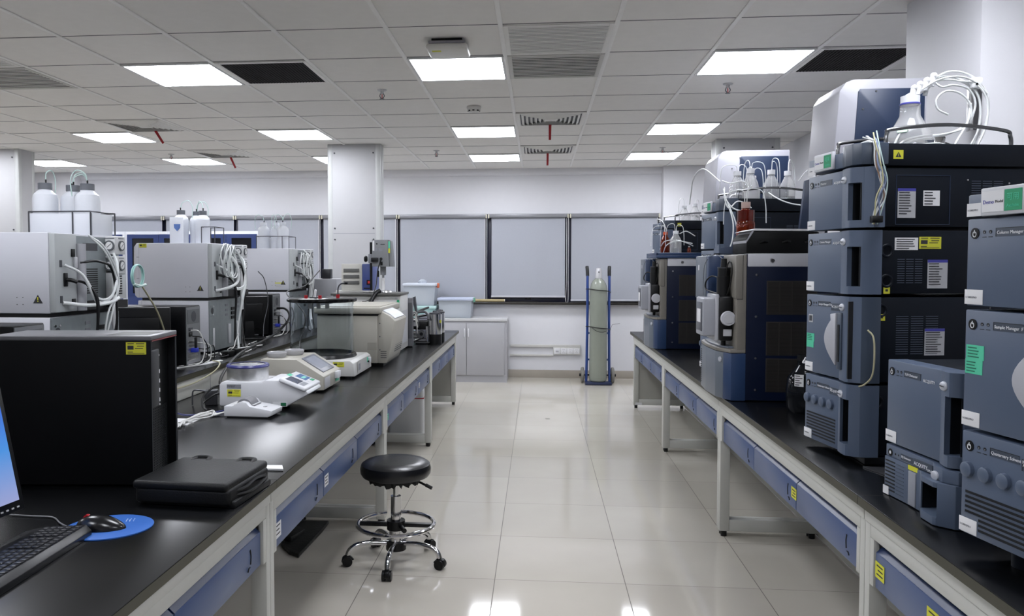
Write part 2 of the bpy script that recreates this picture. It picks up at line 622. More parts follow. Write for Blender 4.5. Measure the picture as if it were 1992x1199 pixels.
diffuser(-5, 7, 'square louvred diffuser at left, the farther one with a ribbon', 'red ribbon hanging from the farther left diffuser', -24)
# wireless access point
t = thing('access_point', 'white square wireless access point beside the aisle panel light', 'electronics', (-.505, 4.50, H - .062))
MB().box((-.115, -.11, 0), (.115, .11, .032), M('ap_white', '#d4d2cc', 0.4), bev=.02, seg=3).build('housing', t)
MB().box((-.10, -.108, .030), (.10, .10, .046), M('ap_back', '#8f8d94', 0.5), bev=.006).box((-.085, -.09, .044), (.085, .08, .062), BLACK, bev=.003).build('mounting_bracket', t)
MB().box((-.085, -.07, -.0006), (-.035, -.04, 0), YEL).build('sticker', t)
# smoke detector and sprinklers
t = thing('smoke_detector', 'small white round smoke detector on the ceiling above the aisle', 'detector', (-.507, 6.306, H))
MB().lathe([(0, 0), (.055, 0), (.058, -.012), (.05, -.03), (.04, -.045), (0, -.047)], OFFW).build('housing', t)
s = MB()
for k in range(8):
    a = k * PI / 4
    s.box((-.008, -.002, -.006), (.008, .002, .006), BLACK, X=T(.046 * math.cos(a), .046 * math.sin(a), -.036, rz=a + PI / 2))
s.build('vent_slots', t)
sl = ['brass sprinkler head over the left bench near the black grille', 'sprinkler head in front of the middle of the window wall', 'sprinkler head over the right bench near the big panel light',
      'sprinkler head beside the farthest right panel light', 'sprinkler head at left above a far panel light']
src = None
for (x, y), lab in zip([(-1.111, 5.659), (-1.106, 8.677), (1.294, 5.688), (1.308, 8.673), (-4.107, 8.68)], sl):
    if src is None:
        src = thing('sprinkler', lab, 'sprinkler', (x, y, H), 0, 'sprinkler heads in the ceiling')
        MB().lathe([(0, 0), (.035, 0), (.03, -.008), (.014, -.010), (.011, -.028), (0, -.03)], STEEL, n=20).build('escutcheon', src)
        f = MB()
        f.tube([(-.010, 0, -.026), (-.016, 0, -.045), (-.004, 0, -.062)], .003, DSTEEL, n=6).tube([(.010, 0, -.026), (.016, 0, -.045), (.004, 0, -.062)], .003, DSTEEL, n=6)
        f.cyl((0, 0, -.064), (0, 0, -.067), .017, DSTEEL, n=16).cyl((0, 0, -.03), (0, 0, -.06), .003, RED, n=8)
        f.build('head', src)
    else:
        dup(src, (x, y, H), None, lab, 'sprinkler heads in the ceiling')
# wall sockets and trunking
b = MB()
b.box((-.36, YB - .028, .398), (.545, YB, .432), OFFW, bev=.003).box((-.36, YB - .028, .282), (.20, YB, .304), OFFW, bev=.003)
struct(b.build('trim_5'))
t = thing('socket_strip', 'row of four white wall sockets low beside the gas cylinder', 'socket', (.375, YB - .012, .352))
MB().box((-.175, -.022, -.05), (.17, 0, .046), OFFW, bev=.004).build('back_box', t)
for k in range(4):
    s = MB()
    x = -.165 + k * .083
    s.box((x, -.028, -.038), (x + .078, -.021, .036), WHITE, bev=.003)
    if k == 0:
        s.box((x + .02, -.0285, -.012), (x + .06, -.028, -.006), DGREY).box((x + .02, -.0285, .008), (x + .06, -.028, .012), MGREY)
    else:
        for dx, dz in ((.03, .014), (.048, .014)):
            s.box((x + dx - .002, -.0285, dz), (x + dx + .002, -.028, dz + .008), DGREY)
        for dx, dz, rr in ((.03, -.018, .5), (.048, -.018, -.5), (.039, -.004, 0)):
            s.box((-.0015, -.0005, -.004), (.0015, 0, .004), DGREY, X=T(x + dx, -.028, dz, ry=rr))
    s.build('socket', t)
# ================================================================ benches
TOPB = M('bench_top_black', '#08090b', 0.26, var=0.2, scale=30, spec=0.5)
EDGE = M('bench_top_edge', '#39372a', 0.45)
FRAME = M('bench_frame_paint', '#b9b9b3', 0.45, var=0.03)
PANELG = M('bench_panel_grey', '#9d9c94', 0.5, var=0.03)
BLUEF = M('drawer_blue', '#47577c', 0.35, var=0.04)
BLUED = M('drawer_blue_dark', '#0f2650', 0.3, var=0.05)

def worktop(name, x0, x1, y0, y1, z, lab, seams=(), th=.036, notch=None):
    b = MB()
    for (xa, xb, ya, yb) in [(x0, x1, y0, y1)] + ([notch] if notch else []):
        b.box((xa, ya, z - th + .008), (xb, yb, z - .003), EDGE)
        b.box((xa, ya, z - .004), (xb, yb, z), TOPB, bev=.0015)
    for sy in seams:
        b.box((x0 - .0003, sy - .0012, z - th + .008), (x1, sy + .0012, z + .0002), BLKM)
    o = b.build(name)
    return tag(o, lab, 'worktop')

worktop('worktop', .955, 1.735, .45, 8.40, .775, 'long black worktop of the right bench carrying the slate blue instruments', (2.465, 4.40, 6.36))
worktop('worktop', -1.80, -.832, .45, 8.13, .775, 'long black worktop of the left aisle bench carrying the balances', (2.47, 4.42, 6.37), notch=(-1.60, -.832, 8.13, 8.38))
worktop('worktop', -2.78, -1.80, .45, 8.12, .90, 'raised black worktop behind the left aisle bench, under the white chromatographs', (2.47, 4.42, 6.37))
b = MB()
b.box((-1.865, .45, .775), (-1.81, 8.12, .872), FRAME, bev=.002)
for k in range(14):
    y = .9 + .56 * k
    b.box((-1.811, y, .776), (-1.8085, y + .002, .871), MGREY)
tag(b.build('upstand_panel'), 'pale upstand panel between the two levels of the left bench', 'panel')

def drawer(par, xf, s, y0, y1, ztop=.662, zbot=.522, lock=0.8, sticker=None, open_=0):
    o = MB()
    X = lambda a, c: (xf + s * a, xf + s * c)
    a, c = X(.012 - open_, .03 - open_)
    lo, hi = min(a, c), max(a, c)
    o.box((lo, y0 + .003, zbot), (hi, y1 - .003, ztop - .034), BLUEF, bev=.004)
    a, c = X(.03 - open_, .34)
    o.box((min(a, c), y0 + .02, zbot + .01), (max(a, c), y1 - .02, ztop - .045), BLUEF)
    # dark sloping finger pull above the face
    pts = [(xf + s * (.013 - open_), ztop - .036), (xf + s * (.03 - open_), ztop - .02), (xf + s * .045, ztop - .02), (xf + s * .045, ztop - .045), (xf + s * (.02 - open_), ztop - .045)]
    o.prism(pts, 'y', y0 + .004, y1 - .004, BLUED)
    d = o.build('drawer', par)
    h = MB()
    yy = y0 + (y1 - y0) * lock
    xa = xf + s * (.0115 - open_)
    h.tube([(xa, yy, ztop - .06), (xa, yy + .006, ztop - .08), (xa, yy + .003, ztop - .105)], .0035, BLKM, n=6, flat=.5)
    h.tube([(xa, yy - .004, ztop - .112), (xa, yy - .014, ztop - .112), (xa, yy - .022, ztop - .120)], .003, BLKM, n=6, flat=.5)
    h.build('cut_out', d)
    if sticker:
        for (f, m, hh) in sticker:
            yy = y0 + (y1 - y0) * f
            st = MB()
            st.box((xa - s * .0005 - .0003, yy - .03, ztop - .06 - hh), (xa - s * .0005 + .0003, yy + .03, ztop - .058), m)
            nx = xa - s * .001
            for k in range(3):
                z = ztop - .066 - hh * .28 * k
                st.box((nx - .0002, yy - .02, z - .004), (nx + .0002, yy + .02 - .008 * (k % 2), z), INK if m is not GRNS else DGREY)
            st.build('sticker', d)
    return d

def module(xf, s, y0, y1, lab, stick={}, locks=.8, skew=None, endpanel=False, opened={}):
    t = thing('bench_unit', lab, 'bench', (0, 0, 0), 0, 'blue drawer bench units')
    def bx(b, a, c, ya, yb, z0, z1, m, bev=.0):
        x0, x1 = xf + s * a, xf + s * c
        return b.box((min(x0, x1), ya, z0), (max(x0, x1), yb, z1), m, bev=bev)
    for (ya, yb) in ((y0 + .001, y0 + .036), (y1 - .036, y1 - .001)):
        b = MB(); bx(b, .004, .055, ya, yb, .03, .738, FRAME, .002); b.build('post', t)
        b = MB(); bx(b, .055, .50, ya + .001, yb - .001, .03, .092, FRAME, .002); b.build('foot_bar', t)
        b = MB(); bx(b, .47, .52, ya, yb, .03, .738, FRAME, .002); b.build('rear_post', t)
        b = MB()
        b.cyl((xf + s * .03, (ya + yb) / 2, 0), (xf + s * .03, (ya + yb) / 2, .031), .016, BLACK, n=14)
        b.cyl((xf + s * .49, (ya + yb) / 2, 0), (xf + s * .49, (ya + yb) / 2, .031), .016, BLACK, n=14)
        b.build('levelling_feet', t)
    b = MB(); bx(b, 0, .02, y0 + .002, y1 - .002, .702, .738, FRAME, .002); bx(b, .004, .02, y0 + .037, y1 - .037, .662, .7, FRAME, .002)
    for (ya, yb) in ((y0 + .037, y0 + .062), (y1 - .062, y1 - .037)):
        bx(b, .004, .02, ya, yb, .522, .661, FRAME, .001)
    b.build('apron', t)
    b = MB(); bx(b, .52, .54, y0 + .002, y1 - .002, .012, .736, PANELG); b.build('back_panel', t)
    if endpanel:
        b = MB(); bx(b, .056, .469, y1 - .026, y1 - .016, .093, .736, PANELG); b.build('end_panel', t)
    n = 3
    a0, a1 = y0 + .063, y1 - .063
    for k in range(n):
        ya, yb = a0 + (a1 - a0) * k / n, a0 + (a1 - a0) * (k + 1) / n
        drawer(t, xf, s, ya, yb, lock=.16 if s > 0 else .84, sticker=stick.get(k), open_=opened.get(k, 0))
    return t
W_, Y_, G_ = PAPER, YEL, GRNS
module(.975, 1, .55, 2.465, 'right bench unit nearest the camera with two yellow stickers on its drawer', {2: [(.94, Y_, .045), (.42, Y_, .05)]}, opened={2: .004})
module(.975, 1, 2.466, 4.40, 'right bench unit with a small yellow sticker, beside the darkest stack', {1: [(.04, Y_, .04)]})
module(.975, 1, 4.401, 6.36, 'right bench unit under the nearer of the two mass spectrometers')
module(.975, 1, 6.361, 8.30, 'right bench unit at the window end with a closed end panel', endpanel=True)
module(-.852, -1, .55, 2.47, 'left bench unit nearest the camera, below keyboard and tower', opened={2: .0})
module(-.852, -1, 2.471, 4.42, 'left bench unit behind the stool with white stickers on its drawers', {0: [(.06, W_, .05)], 1: [(.07, W_, .045)]})
module(-.852, -1, 4.421, 6.37, 'left bench unit with a mint sticker, over the white canister', {0: [(.06, G_, .035)], 2: [(.1, W_, .035)]})
module(-.852, -1, 6.371, 8.31, 'left bench unit at the window end with a closed end panel', endpanel=True)
# carcass below the raised rear worktop
b = MB()
b.box((-2.74, .5, .012), (-1.87, .52, .868), PANELG).box((-2.74, 8.08, .012), (-1.87, 8.10, .868), PANELG).box((-1.885, .52, .012), (-1.867, 8.08, .868), PANELG).box((-2.74, .52, .012), (-2.72, 8.08, .868), PANELG)
for k in range(5):
    y = .52 + k * 1.85
    b.box((-2.72, y, .80), (-1.885, y + .04, .868), FRAME)
tag(b.build('bench_carcass'), 'closed pale carcass carrying the raised rear worktop on the left', 'bench')

# ---------------------------------------------------------------- stool
t = thing('lab_stool', 'low round black padded stool with chrome five star base', 'stool', (-.693, 3.84, 0), R(-90))
b = MB()
b.lathe([(0, .425), (.145, .427), (.163, .433), (.172, .447), (.174, .47), (.168, .490), (.150, .502), (.10, .5065), (0, .508)], M('black_vinyl', '#0b0c10', 0.28, bump=.25, bscale=90), n=48)
b.build('seat', t)
b = MB()
rag = []
random.seed(3)
for k in range(64):
    a = 2 * PI * k / 64
    rag.append((.118 + random.uniform(-.012, .014) , a))
tm = bmesh.new()
top = [tm.verts.new((.135 * math.cos(a), .135 * math.sin(a), .428)) for r_, a in rag]
bot = [tm.verts.new((r_ * math.cos(a), r_ * math.sin(a), .403 + random.uniform(-.009, .009))) for r_, a in rag]
inn = [tm.verts.new((.05 * math.cos(a), .05 * math.sin(a), .425)) for r_, a in rag]
for k in range(64):
    tm.faces.new((top[k], top[(k + 1) % 64], bot[(k + 1) % 64], bot[k]))
    tm.faces.new((bot[k], bot[(k + 1) % 64], inn[(k + 1) % 64], inn[k]))
b.put(tm, BLKM)
b.build('torn_underside', t)
b = MB()
b.cyl((0, 0, .17), (0, 0, .43), .0135, CHROME).cyl((0, 0, .15), (0, 0, .33), .025, CHROME, n=28).cyl((0, 0, .075), (0, 0, .17), .034, CHROME, n=28)
b.build('column', t)
MB().tube([(.0, .02, .41), (.0, .10, .405), (.015, .16, .385)], .006, BLACK).tube([(.012, .15, .39), (.018, .182, .376)], .009, BLACK).build('height_lever', t)
b = MB()
cr = []
for k in range(30):
    a = R(205) + 2 * PI * (k / 29) * .95
    cr.append((.187 * math.cos(a), .187 * math.sin(a), .190))
b.tube(cr, .0105, CHROME, n=10, sub=3)
b.build('foot_ring', t)
b = MB()
b.box((-.014, -.18, .178), (.014, .18, .197), BLACK, bev=.004).cyl((0, 0, .165), (0, 0, .21), .045, BLACK, n=24).cyl((.03, .03, .185), (.075, .055, .18), .012, BLACK, n=12)
b.build('ring_bracket', t)
MB().cyl((0, 0, .065), (0, 0, .105), .05, BLACK, n=24).build('hub', t)
for k in range(5):
    a = 2 * PI * k / 5
    X = Matrix.Rotation(a, 4, 'Z')
    lg = MB().tube([(.03, 0, .095), (.12, 0, .105), (.19, 0, .098), (.225, 0, .078), (.237, 0, .052)], .0125, CHROME, n=12, X=X).build('leg', t)
    cs = MB()
    cs.prism([(.205, .03), (.232, .058), (.262, .045), (.268, .02), (.24, .022)], 'y', -.012, .012, BLACK, bev=.004, X=X)
    for sy in (-1, 1):
        cs.cyl((.24, sy * .006, .024), (.24, sy * .022, .024), .024, BLACK, n=24, X=X)
    cs.build('castor', lg)
# black bag dropped on the floor
b = MB()
pts = [(-1.40, 4.36), (-1.172, 4.37), (-1.17, 4.22), (-1.185, 3.84), (-1.245, 3.88), (-1.325, 3.99), (-1.36, 4.1)]
b.prism(pts, 'z', .001, .022, M('wrinkled_black_film', '#191a19', 0.45, var=.35, scale=30, bump=1.0, bscale=60), bev=.005)
b.prism([(-1.345, 4.13), (-1.30, 4.20), (-1.24, 4.14), (-1.275, 4.0), (-1.32, 4.02)], 'z', .015, .05, M('wrinkled_black_film'), bev=.01)
tag(b.build('plastic_bag'), 'crumpled black plastic bag lying on the floor under the left bench', 'bag')
# white canister under the bench
t = thing('canister', 'white plastic canister with a red line under the left bench', 'canister', (-1.10, 6.62, 0), R(6))
PE = M('white_polyethylene', '#d2d3d4', 0.4, var=.02)
MB().box((-.15, -.11, 0), (.15, .11, .44), PE, bev=.035, seg=4).build('body', t)
MB().cyl((-.05, 0, .43), (-.05, 0, .475), .03, M('canister_cap', '#c0c0c0', .5)).build('cap', t)
MB().box((-.151, -.111, .355), (.151, .111, .362), RED, bev=.035, ax=2).build('red_line', t)

# ================================================================ window wall furniture
CABG = M('cabinet_grey', '#a5a5a9', 0.4, var=.02)
t = thing('storage_cabinet', 'low light grey two door cabinet against the window wall', 'cabinet', (0, 0, 0))
b = MB()
b.box((-1.72, 9.92, 0), (-.385, 10.40, .09), CABG).box((-1.72, 9.92, .09), (-.385, 10.40, .765), CABG, bev=.002).box((-1.73, 9.905, .765), (-.378, 10.40, .80), M('cabinet_top', '#c1c1c3', .4), bev=.003)
b.build('body', t)
for x0, x1, hx in ((-1.36, -.892, -.915), (-.884, -.415, -.862)):
    d = MB().box((x0, 9.902, .088), (x1, 9.92, .742), CABG, bev=.003).build('door', t)
    MB().tube([(hx, 9.90, .57), (hx, 9.882, .575), (hx, 9.882, .665), (hx, 9.90, .67)], .006, WHITE, smooth=False).build('handle', d)
# clear storage boxes
CLR = glass('clear_polypropylene', '#dfe6ee', 0.25, alpha=.62, trans=.4)
CLRL = M('box_lid', '#ccd2dd', 0.35)
def crate(x, y, z, wx, wy, h, lab, lid=CLRL, clip=None, content=PAPER, body=CLR):
    t = thing('storage_box', lab, 'box', (x, y, z))
    b = MB()
    tp = .92
    def ring(s_, zz): return [(sx * wx / 2 * s_, sy * wy / 2 * s_, zz) for sx, sy in ((-1, -1), (1, -1), (1, 1), (-1, 1))]
    tm = bmesh.new()
    A = [tm.verts.new(p) for p in ring(tp, .004)]
    B = [tm.verts.new(p) for p in ring(1, h - .03)]
    A2 = [tm.verts.new(p) for p in ring(tp - .02, .007)]
    B2 = [tm.verts.new(p) for p in ring(.98, h - .03)]
    tm.faces.new(A[::-1]); tm.faces.new(A2)
    for k in range(4):
        q = (k + 1) % 4
        tm.faces.new((A[k], A[q], B[q], B[k])); tm.faces.new((A2[q], A2[k], B2[k], B2[q])); tm.faces.new((B[k], B[q], B2[q], B2[k]))
    b.put(tm, body)
    b.build('body', t)
    MB().box((-wx / 2 - .012, -wy / 2 - .012, h - .035), (wx / 2 + .012, wy / 2 + .012, h), lid, bev=.008).build('lid', t)
    if clip is not None:
        MB().box((wx / 2 + .006, -.05, h - .06), (wx / 2 + .03, .05, h - .002), clip, bev=.006).build('clip', t)
    if content is not None:
        c = MB()
        c.box((-wx * .36, -wy * .40, .03), (wx * .34, wy * .3, h * .62), content, bev=.004)
        c.box((-wx * .2, -wy * .43, .05), (wx * .25, -wy * .41, h * .7), M('box_paper', '#dcdcdc', .8))
        c.build('contents', t)
    return t
crate(-1.49, 10.13, .95, .40, .34, .285, 'clear plastic box with orange clip, stacked on a teal box behind the machines', clip=M('orange_clip', '#d0643c', .5))
crate(-1.49, 10.13, .80, .41, .36, .15, 'teal plastic box underneath the clear box with the orange clip', body=M('teal_plastic', '#9fc4c4', .4), lid=M('teal_lid', '#b7d6d4', .4), content=None)
crate(-1.035, 10.10, .80, .42, .34, .255, 'clear plastic box full of papers at the middle of the grey cabinet', lid=M('blueish_lid', '#b9c1d6', .35), clip=M('green_clip', '#6fa58a', .5))
b = MB()
b.lathe([(0, 0), (.05, 0), (.055, .03), (.03, .05), (0, .055)], CLR, n=18).tube([(-.06, 0, .0), (-.03, 0, .02), (.0, 0, .025), (.05, 0, .0)], .01, CLR)
o = b.build('plastic_pouch')
o.location = (-1.47, 10.12, 1.235)
tag(o, 'crumpled clear pouch lying on the topmost plastic box', 'pouch')
b = MB()
b.cyl((-.90, 10.352, 1.006), (-.43, 10.352, 1.006), .019, M('cardboard', '#a99a74', .8, var=.08), n=24).cyl((-.432, 10.352, 1.006), (-.428, 10.352, 1.006), .0195, PAPER, n=24)
tag(b.build('cardboard_tube'), 'brown cardboard tube lying on the dark windowsill', 'tube')
# blue storage cabinets in the left background
CBL = M('cabinet_blue', '#2c3a66', 0.35, var=.03)
CFR = M('cabinet_frame_white', '#c9cbd0', 0.4)
for (x0, x1, lab) in ((-6.18, -5.335, 'blue door storage cabinet partly hidden by the nearest chromatograph'), (-5.33, -4.41, 'blue door storage cabinet between the two nearest chromatographs'),
                      (-4.405, -3.54, 'blue door storage cabinet between the middle and farthest chromatographs')):
    t = thing('tall_cabinet', lab, 'cabinet', (0, 0, 0), 0, 'tall blue storage cabinets')
    b = MB()
    b.box((x0, 9.92, 0), (x1, 10.37, 1.90), CFR, bev=.004)
    b.build('body', t)
    w2 = (x1 - x0 - .06) / 2
    for k in range(2):
        a = x0 + .03 + k * w2
        d = MB()
        d.box((a + .003, 9.902, .06), (a + w2 - .003, 9.92, 1.055), CBL, bev=.002)
        for q in ((a + .003, a + .07, 1.055, 1.86), (a + w2 - .07, a + w2 - .003, 1.055, 1.86), (a + .07, a + w2 - .07, 1.055, 1.10), (a + .07, a + w2 - .07, 1.81, 1.86)):
            d.box((q[0], 9.902, q[2]), (q[1], 9.92, q[3]), CBL)
        d = d.build('door', t)
        g = MB().box((a + .07, 9.912, 1.10), (a + w2 - .07, 9.918, 1.81), M('cabinet_glass', '#141417', 0.12, var=.3, scale=8)).build('glass_pane', d)
        MB().box((a + (w2 - .06 if k == 0 else .02), 9.886, .98), (a + (w2 - .02 if k == 0 else .06), 9.902, 1.01), CFR, bev=.003).box((a + .01, 9.9, 1.865), (a + .11, 9.903, 1.885), PAPER).build('handle', d)

# ---------------------------------------------------------------- gas cylinder on its trolley
cy_, cx_ = 9.90, .738
t = thing('gas_cylinder', 'tall grey green gas cylinder with silver valve cap strapped to a trolley', 'gas cylinder', (cx_, cy_, .035), 0)
GC = M('cylinder_grey_green', '#84897f', 0.22, var=.04)
MB().lathe([(0, 0), (.09, 0), (.104, .015), (.107, .04), (.107, 1.10), (.104, 1.15), (.092, 1.20), (.068, 1.24), (.042, 1.262), (.034, 1.275), (.034, 1.29), (0, 1.29)], GC, n=40).build('body', t)
MB().lathe([(.036, 1.262), (.042, 1.27), (.04, 1.36), (.035, 1.385), (.02, 1.395), (0, 1.396)], M('silver_cap', '#c9c9cb', .35, metal=.5), n=28).cyl((.0, -.04, 1.345), (0, -.045, 1.345), .008, BLACK, n=12).build('valve_cap', t)
TB = M('trolley_blue', '#28417f', 0.3)
t = thing('cylinder_trolley', 'blue two wheeled trolley holding the gas cylinder', 'trolley', (cx_, cy_, 0), 0)
b = MB()
for s_ in (-1, 1):
    b.tube([(s_ * .142, .02, .03), (s_ * .137, .02, .30), (s_ * .131, .02, .9), (s_ * .133, .02, 1.22), (s_ * .132, .03, 1.34)], .0165, TB, n=12)
for z in (.62, .29):
    b.box((-.135, .105, z - .012), (.135, .117, z + .012), TB, bev=.002)
    for s_ in (-1, 1):
        b.box((s_ * .137 - .006, .02, z - .012), (s_ * .137 + .006, .117, z + .012), TB, bev=.002)
b.build('frame', t)
for s_ in (-1, 1):
    MB().tube([(s_ * .132, .03, 1.33), (s_ * .1335, .05, 1.40), (s_ * .137, .075, 1.445)], .021, BLACK, n=12).build('grip', t)
MB().box((-.16, -.12, .004), (.16, .05, .034), M('trolley_foot', '#1d2848', .4), bev=.005).build('foot_plate', t)
MB().cyl((-.215, .085, .10), (.20, .085, .10), .011, BLACK, n=12).cyl((-.225, .085, .10), (-.205, .085, .10), .018, BLACK).cyl((.205, .085, .10), (.225, .085, .10), .018, BLACK).build('axle', t)
for s_ in (-1, 1):
    X = Matrix.Translation((s_ * .185, .085, .10)) @ Matrix.Rotation(PI / 2, 4, 'Y')
    w_ = MB().lathe([(.03, -.018), (.08, -.020), (.094, -.014), (.098, 0), (.094, .014), (.08, .020), (.03, .018), (.03, -.018)], M('tyre_grey', '#77756f', .6), n=36, X=X).build('wheel', t)
    MB().lathe([(0, -.012), (.06, -.012), (.06, .012), (0, .012)], M('hub_light', '#a9a9a6', .4), n=24, X=X).build('wheel_rim', w_)
for z, lp in ((1.16, 0), (.70, 1)):
    st = MB()
    st.tube([(-.15, .02, z + .01), (-.105, -.06, z + .012), (0, -.115, z - .0), (.105, -.065, z - .012), (.15, .02, z - .03)], .005, BLACK, n=8)
    if lp:
        st.tube([(-.08, -.085, z), (-.03, -.12, z - .035), (.04, -.12, z - .05), (.1, -.07, z - .035)], .003, BLACK, n=6)
        st.tube([(.15, .02, z - .02), (.17, .01, z + .03), (.19, .0, z + .04), (.26, -.01, z + .05)], .002, BLACK, n=6)
    st.build('strap', t)
o = MB().lathe([(0, 0), (.018, 0), (.018, .0006), (0, .0006)], M('floor_mark', '#6f6b62', .5), c=(.094, 7.605, .0), n=20, sx=1.3, sy=1).build('floor_mark')
tag(o, 'small round grey mark on the floor tiles in the middle of the aisle', 'mark')
un = [o for o in bpy.data.objects if o.get('label', '').startswith('right bench unit at the window end')][0]
MB().box((.995, 8.244, .034), (1.06, 8.2455, .060), PAPER).build('foot_sticker', un, 'white foot sticker')
# ================================================================ left bench: things
def lines(b, X, w_, h_, n, m=INK, t=.0006, seed=1, tall=.35):
    """rows of dark dashes standing for print too small to read, on a label in the XZ plane of X facing -Y"""
    rr = random.Random(seed)
    for k in range(n):
        z = h_ * (.5 - (k + .7) / (n + .4))
        L = w_ * rr.uniform(.45, .82)
        b.box((-w_ * .43, -t, z - h_ / n * tall / 2), (-w_ * .43 + L, 0, z + h_ / n * tall / 2), m, X=X)

def label(b, X, w_, h_, m, n=3, ink=INK, head=None, seed=1, t=.0008):
    b.box((-w_ / 2, -t, -h_ / 2), (w_ / 2, 0, h_ / 2), m, X=X)
    if head is not None:
        b.box((-w_ / 2, -t - .0003, h_ * .40), (w_ / 2, -t + .0001, h_ / 2), head, X=X)
    if n:
        lines(b, X @ T(0, -t, 0), w_, h_ * (.84 if head is not None else 1), n, ink, seed=seed)

SCRD = M('dark_screen', '#2a3038', 0.12)
def yellow(b, X, w_=.05, h_=.03, seed=2):
    b.box((-w_ / 2, -.0006, -h_ / 2), (w_ / 2, 0, h_ / 2), YEL, X=X)
    b.box((-w_ * .42, -.001, -h_ * .1), (-w_ * .12, -.0006, h_ * .22), INK, X=X)
    for k, (a, c) in enumerate(((-.42, -.1), (.0, .42), (.05, .4), (-.05, .35), (-.42, -.15))):
        z = (.38, .38, .18, 0, -.3)[k] * h_
        b.box((w_ * a, -.0009, z - h_ * .03), (w_ * c, -.0006, z + h_ * .03), INK, X=X)
    b.box((-w_ * .42, -.0009, -h_ * .42), (w_ * .42, -.0006, -h_ * .38), INK, X=X)

# PC tower
t = thing('desktop_tower', 'large black desktop computer tower with a yellow sticker near the left edge', 'computer', (-1.188, 2.353, .775), R(5.2))
PCB = M('pc_side_black', '#050609', 0.6, var=.06, spec=.15)
b = MB()
b.box((-.50, 0, .008), (0, .004, .466), PCB, bev=.001)              # near side
b.box((-.50, .216, .008), (0, .22, .466), PCB, bev=.001)
b.box((-.50, .004, .008), (-.03, .216, .455), PCB)
b.build('case', t)
MB().box((-.502, -.002, .456), (.001, .222, .470), M('pc_top_grey', '#68686c', 0.35, metal=.3), bev=.003).box((-.15, .03, .470), (-.02, .16, .4705), BLACK).build('top_panel', t)
b = MB()
b.box((-.032, .004, .008), (-.028, .216, .456), BLACK)
b.build('front_grille', t)
b = MB()
b.box((-.03, .006, .24), (-.004, .085, .425), M('pc_front_grey', '#27282a', .4), bev=.008)
b.box((-.004, .075, .40), (-.0035, .078, .405), PAPER)
for k in range(4):
    b.box((-.004, .074, .345 - k * .03), (-.0035, .080, .357 - k * .03), PAPER)
b.box((-.004, .075, .235 + .008), (-.0035, .079, .248), PAPER)
b.build('port_panel', t)
b = MB()
for k in range(14):
    for q in range(26):
        b.box((-.028, .02 + k * .013, .02 + q * .0082), (-.0262, .026 + k * .013, .0245 + q * .0082), M('pc_mesh', '#1b1d20', .5))
b.build('mesh_panel', t, kind='stuff')
b = MB()
b.cyl((-.002, .006, .01), (-.002, .006, .46), .0025, M('pc_trim', '#55575a', .3, metal=.6), n=8).cyl((-.002, .214, .01), (-.002, .214, .46), .0025, M('pc_trim'), n=8)
b.box((-.01, .006, .452), (.002, .216, .456), M('pc_red_trim', '#6a2a2c', .4))
b.build('trim', t)
b = MB()
yellow(b, T(-.045, -.0003, .432), .062, .038)
b.build('sticker', t)
b = MB()
b.box((-.45, .02, 0), (-.42, .2, .008), BLACK).box((-.07, .02, 0), (-.04, .2, .008), BLACK)
b.build('feet', t)
# monitor, keyboard, mouse, mat
SCR = emis('screen_blue', '#3f7fc9', 1.15)
def screen_mat():
    m = bpy.data.materials.new('screen_wallpaper')
    m.use_nodes = True
    nt = m.node_tree
    bb = nt.nodes['Principled BSDF']
    tc = nt.nodes.new('ShaderNodeTexCoord')
    sp = nt.nodes.new('ShaderNodeSeparateXYZ')
    rp = nt.nodes.new('ShaderNodeValToRGB')
    nt.links.new(tc.outputs['Generated'], sp.inputs[0])
    nt.links.new(sp.outputs[2], rp.inputs[0])
    rp.color_ramp.elements[0].color = lin('#8f97c4')
    rp.color_ramp.elements[1].color = lin('#2548c8')
    e = rp.color_ramp.elements.new(.45)
    e.color = lin('#3f86cf')
    nt.links.new(rp.outputs[0], bb.inputs['Emission Color'])
    bb.inputs['Emission Strength'].default_value = 1.0
    bb.inputs['Base Color'].default_value = (0.01, 0.01, 0.01, 1)
    return m
def flat_monitor(name, lab, loc, rz, w_, h_, lean, lit, stand=.0, z0=.09, mat=BLACK, base=True):
    t = thing(name, lab, 'monitor', loc, rz)
    X = T(0, 0, z0) @ Matrix.Rotation(-lean, 4, 'X')
    b = MB()
    b.box((-w_ / 2, 0, 0), (w_ / 2, .022, h_), mat, bev=.006, X=X)
    b.box((-w_ / 2 + .05, .02, .05), (w_ / 2 - .05, .045, h_ - .05), mat, bev=.01, X=X)
    b.build('housing', t)
    g = MB()
    g.box((-w_ / 2 + .018, -.0012, .028), (w_ / 2 - .018, .0, h_ - .018), screen_mat() if lit else SCRD, X=X)
    g.build('screen', t)
    if lit:
        g = MB()
        for k in range(5):
            g.box((w_ / 2 - .03 - k * .018, -.0015, .010), (w_ / 2 - .022 - k * .018, -.0003, .014), LGREY, X=X)
        g.build('buttons', t)
    s_ = MB()
    s_.box((-.035, .035, .012), (.035, .06, z0 + h_ * .5), mat if not stand else MGREY, bev=.006)
    s_.build('stand', t)
    MB().box((-.12, -.0, 0), (.12, .17, .014), mat, bev=.006).build('base', t)
    return t
flat_monitor('monitor', 'computer monitor with a glowing blue screen cut by the left edge of the view', (-1.340, 1.70, .775), R(84), .46, .34, R(12), True, z0=.06)
KD = M('keyboard_black', '#141518', 0.35)
KK = M('key_black', '#1a1b1f', 0.4)
t = thing('keyboard', 'black computer keyboard at the lower left corner', 'keyboard', (-1.300, 1.90, .775), R(90 + 2))
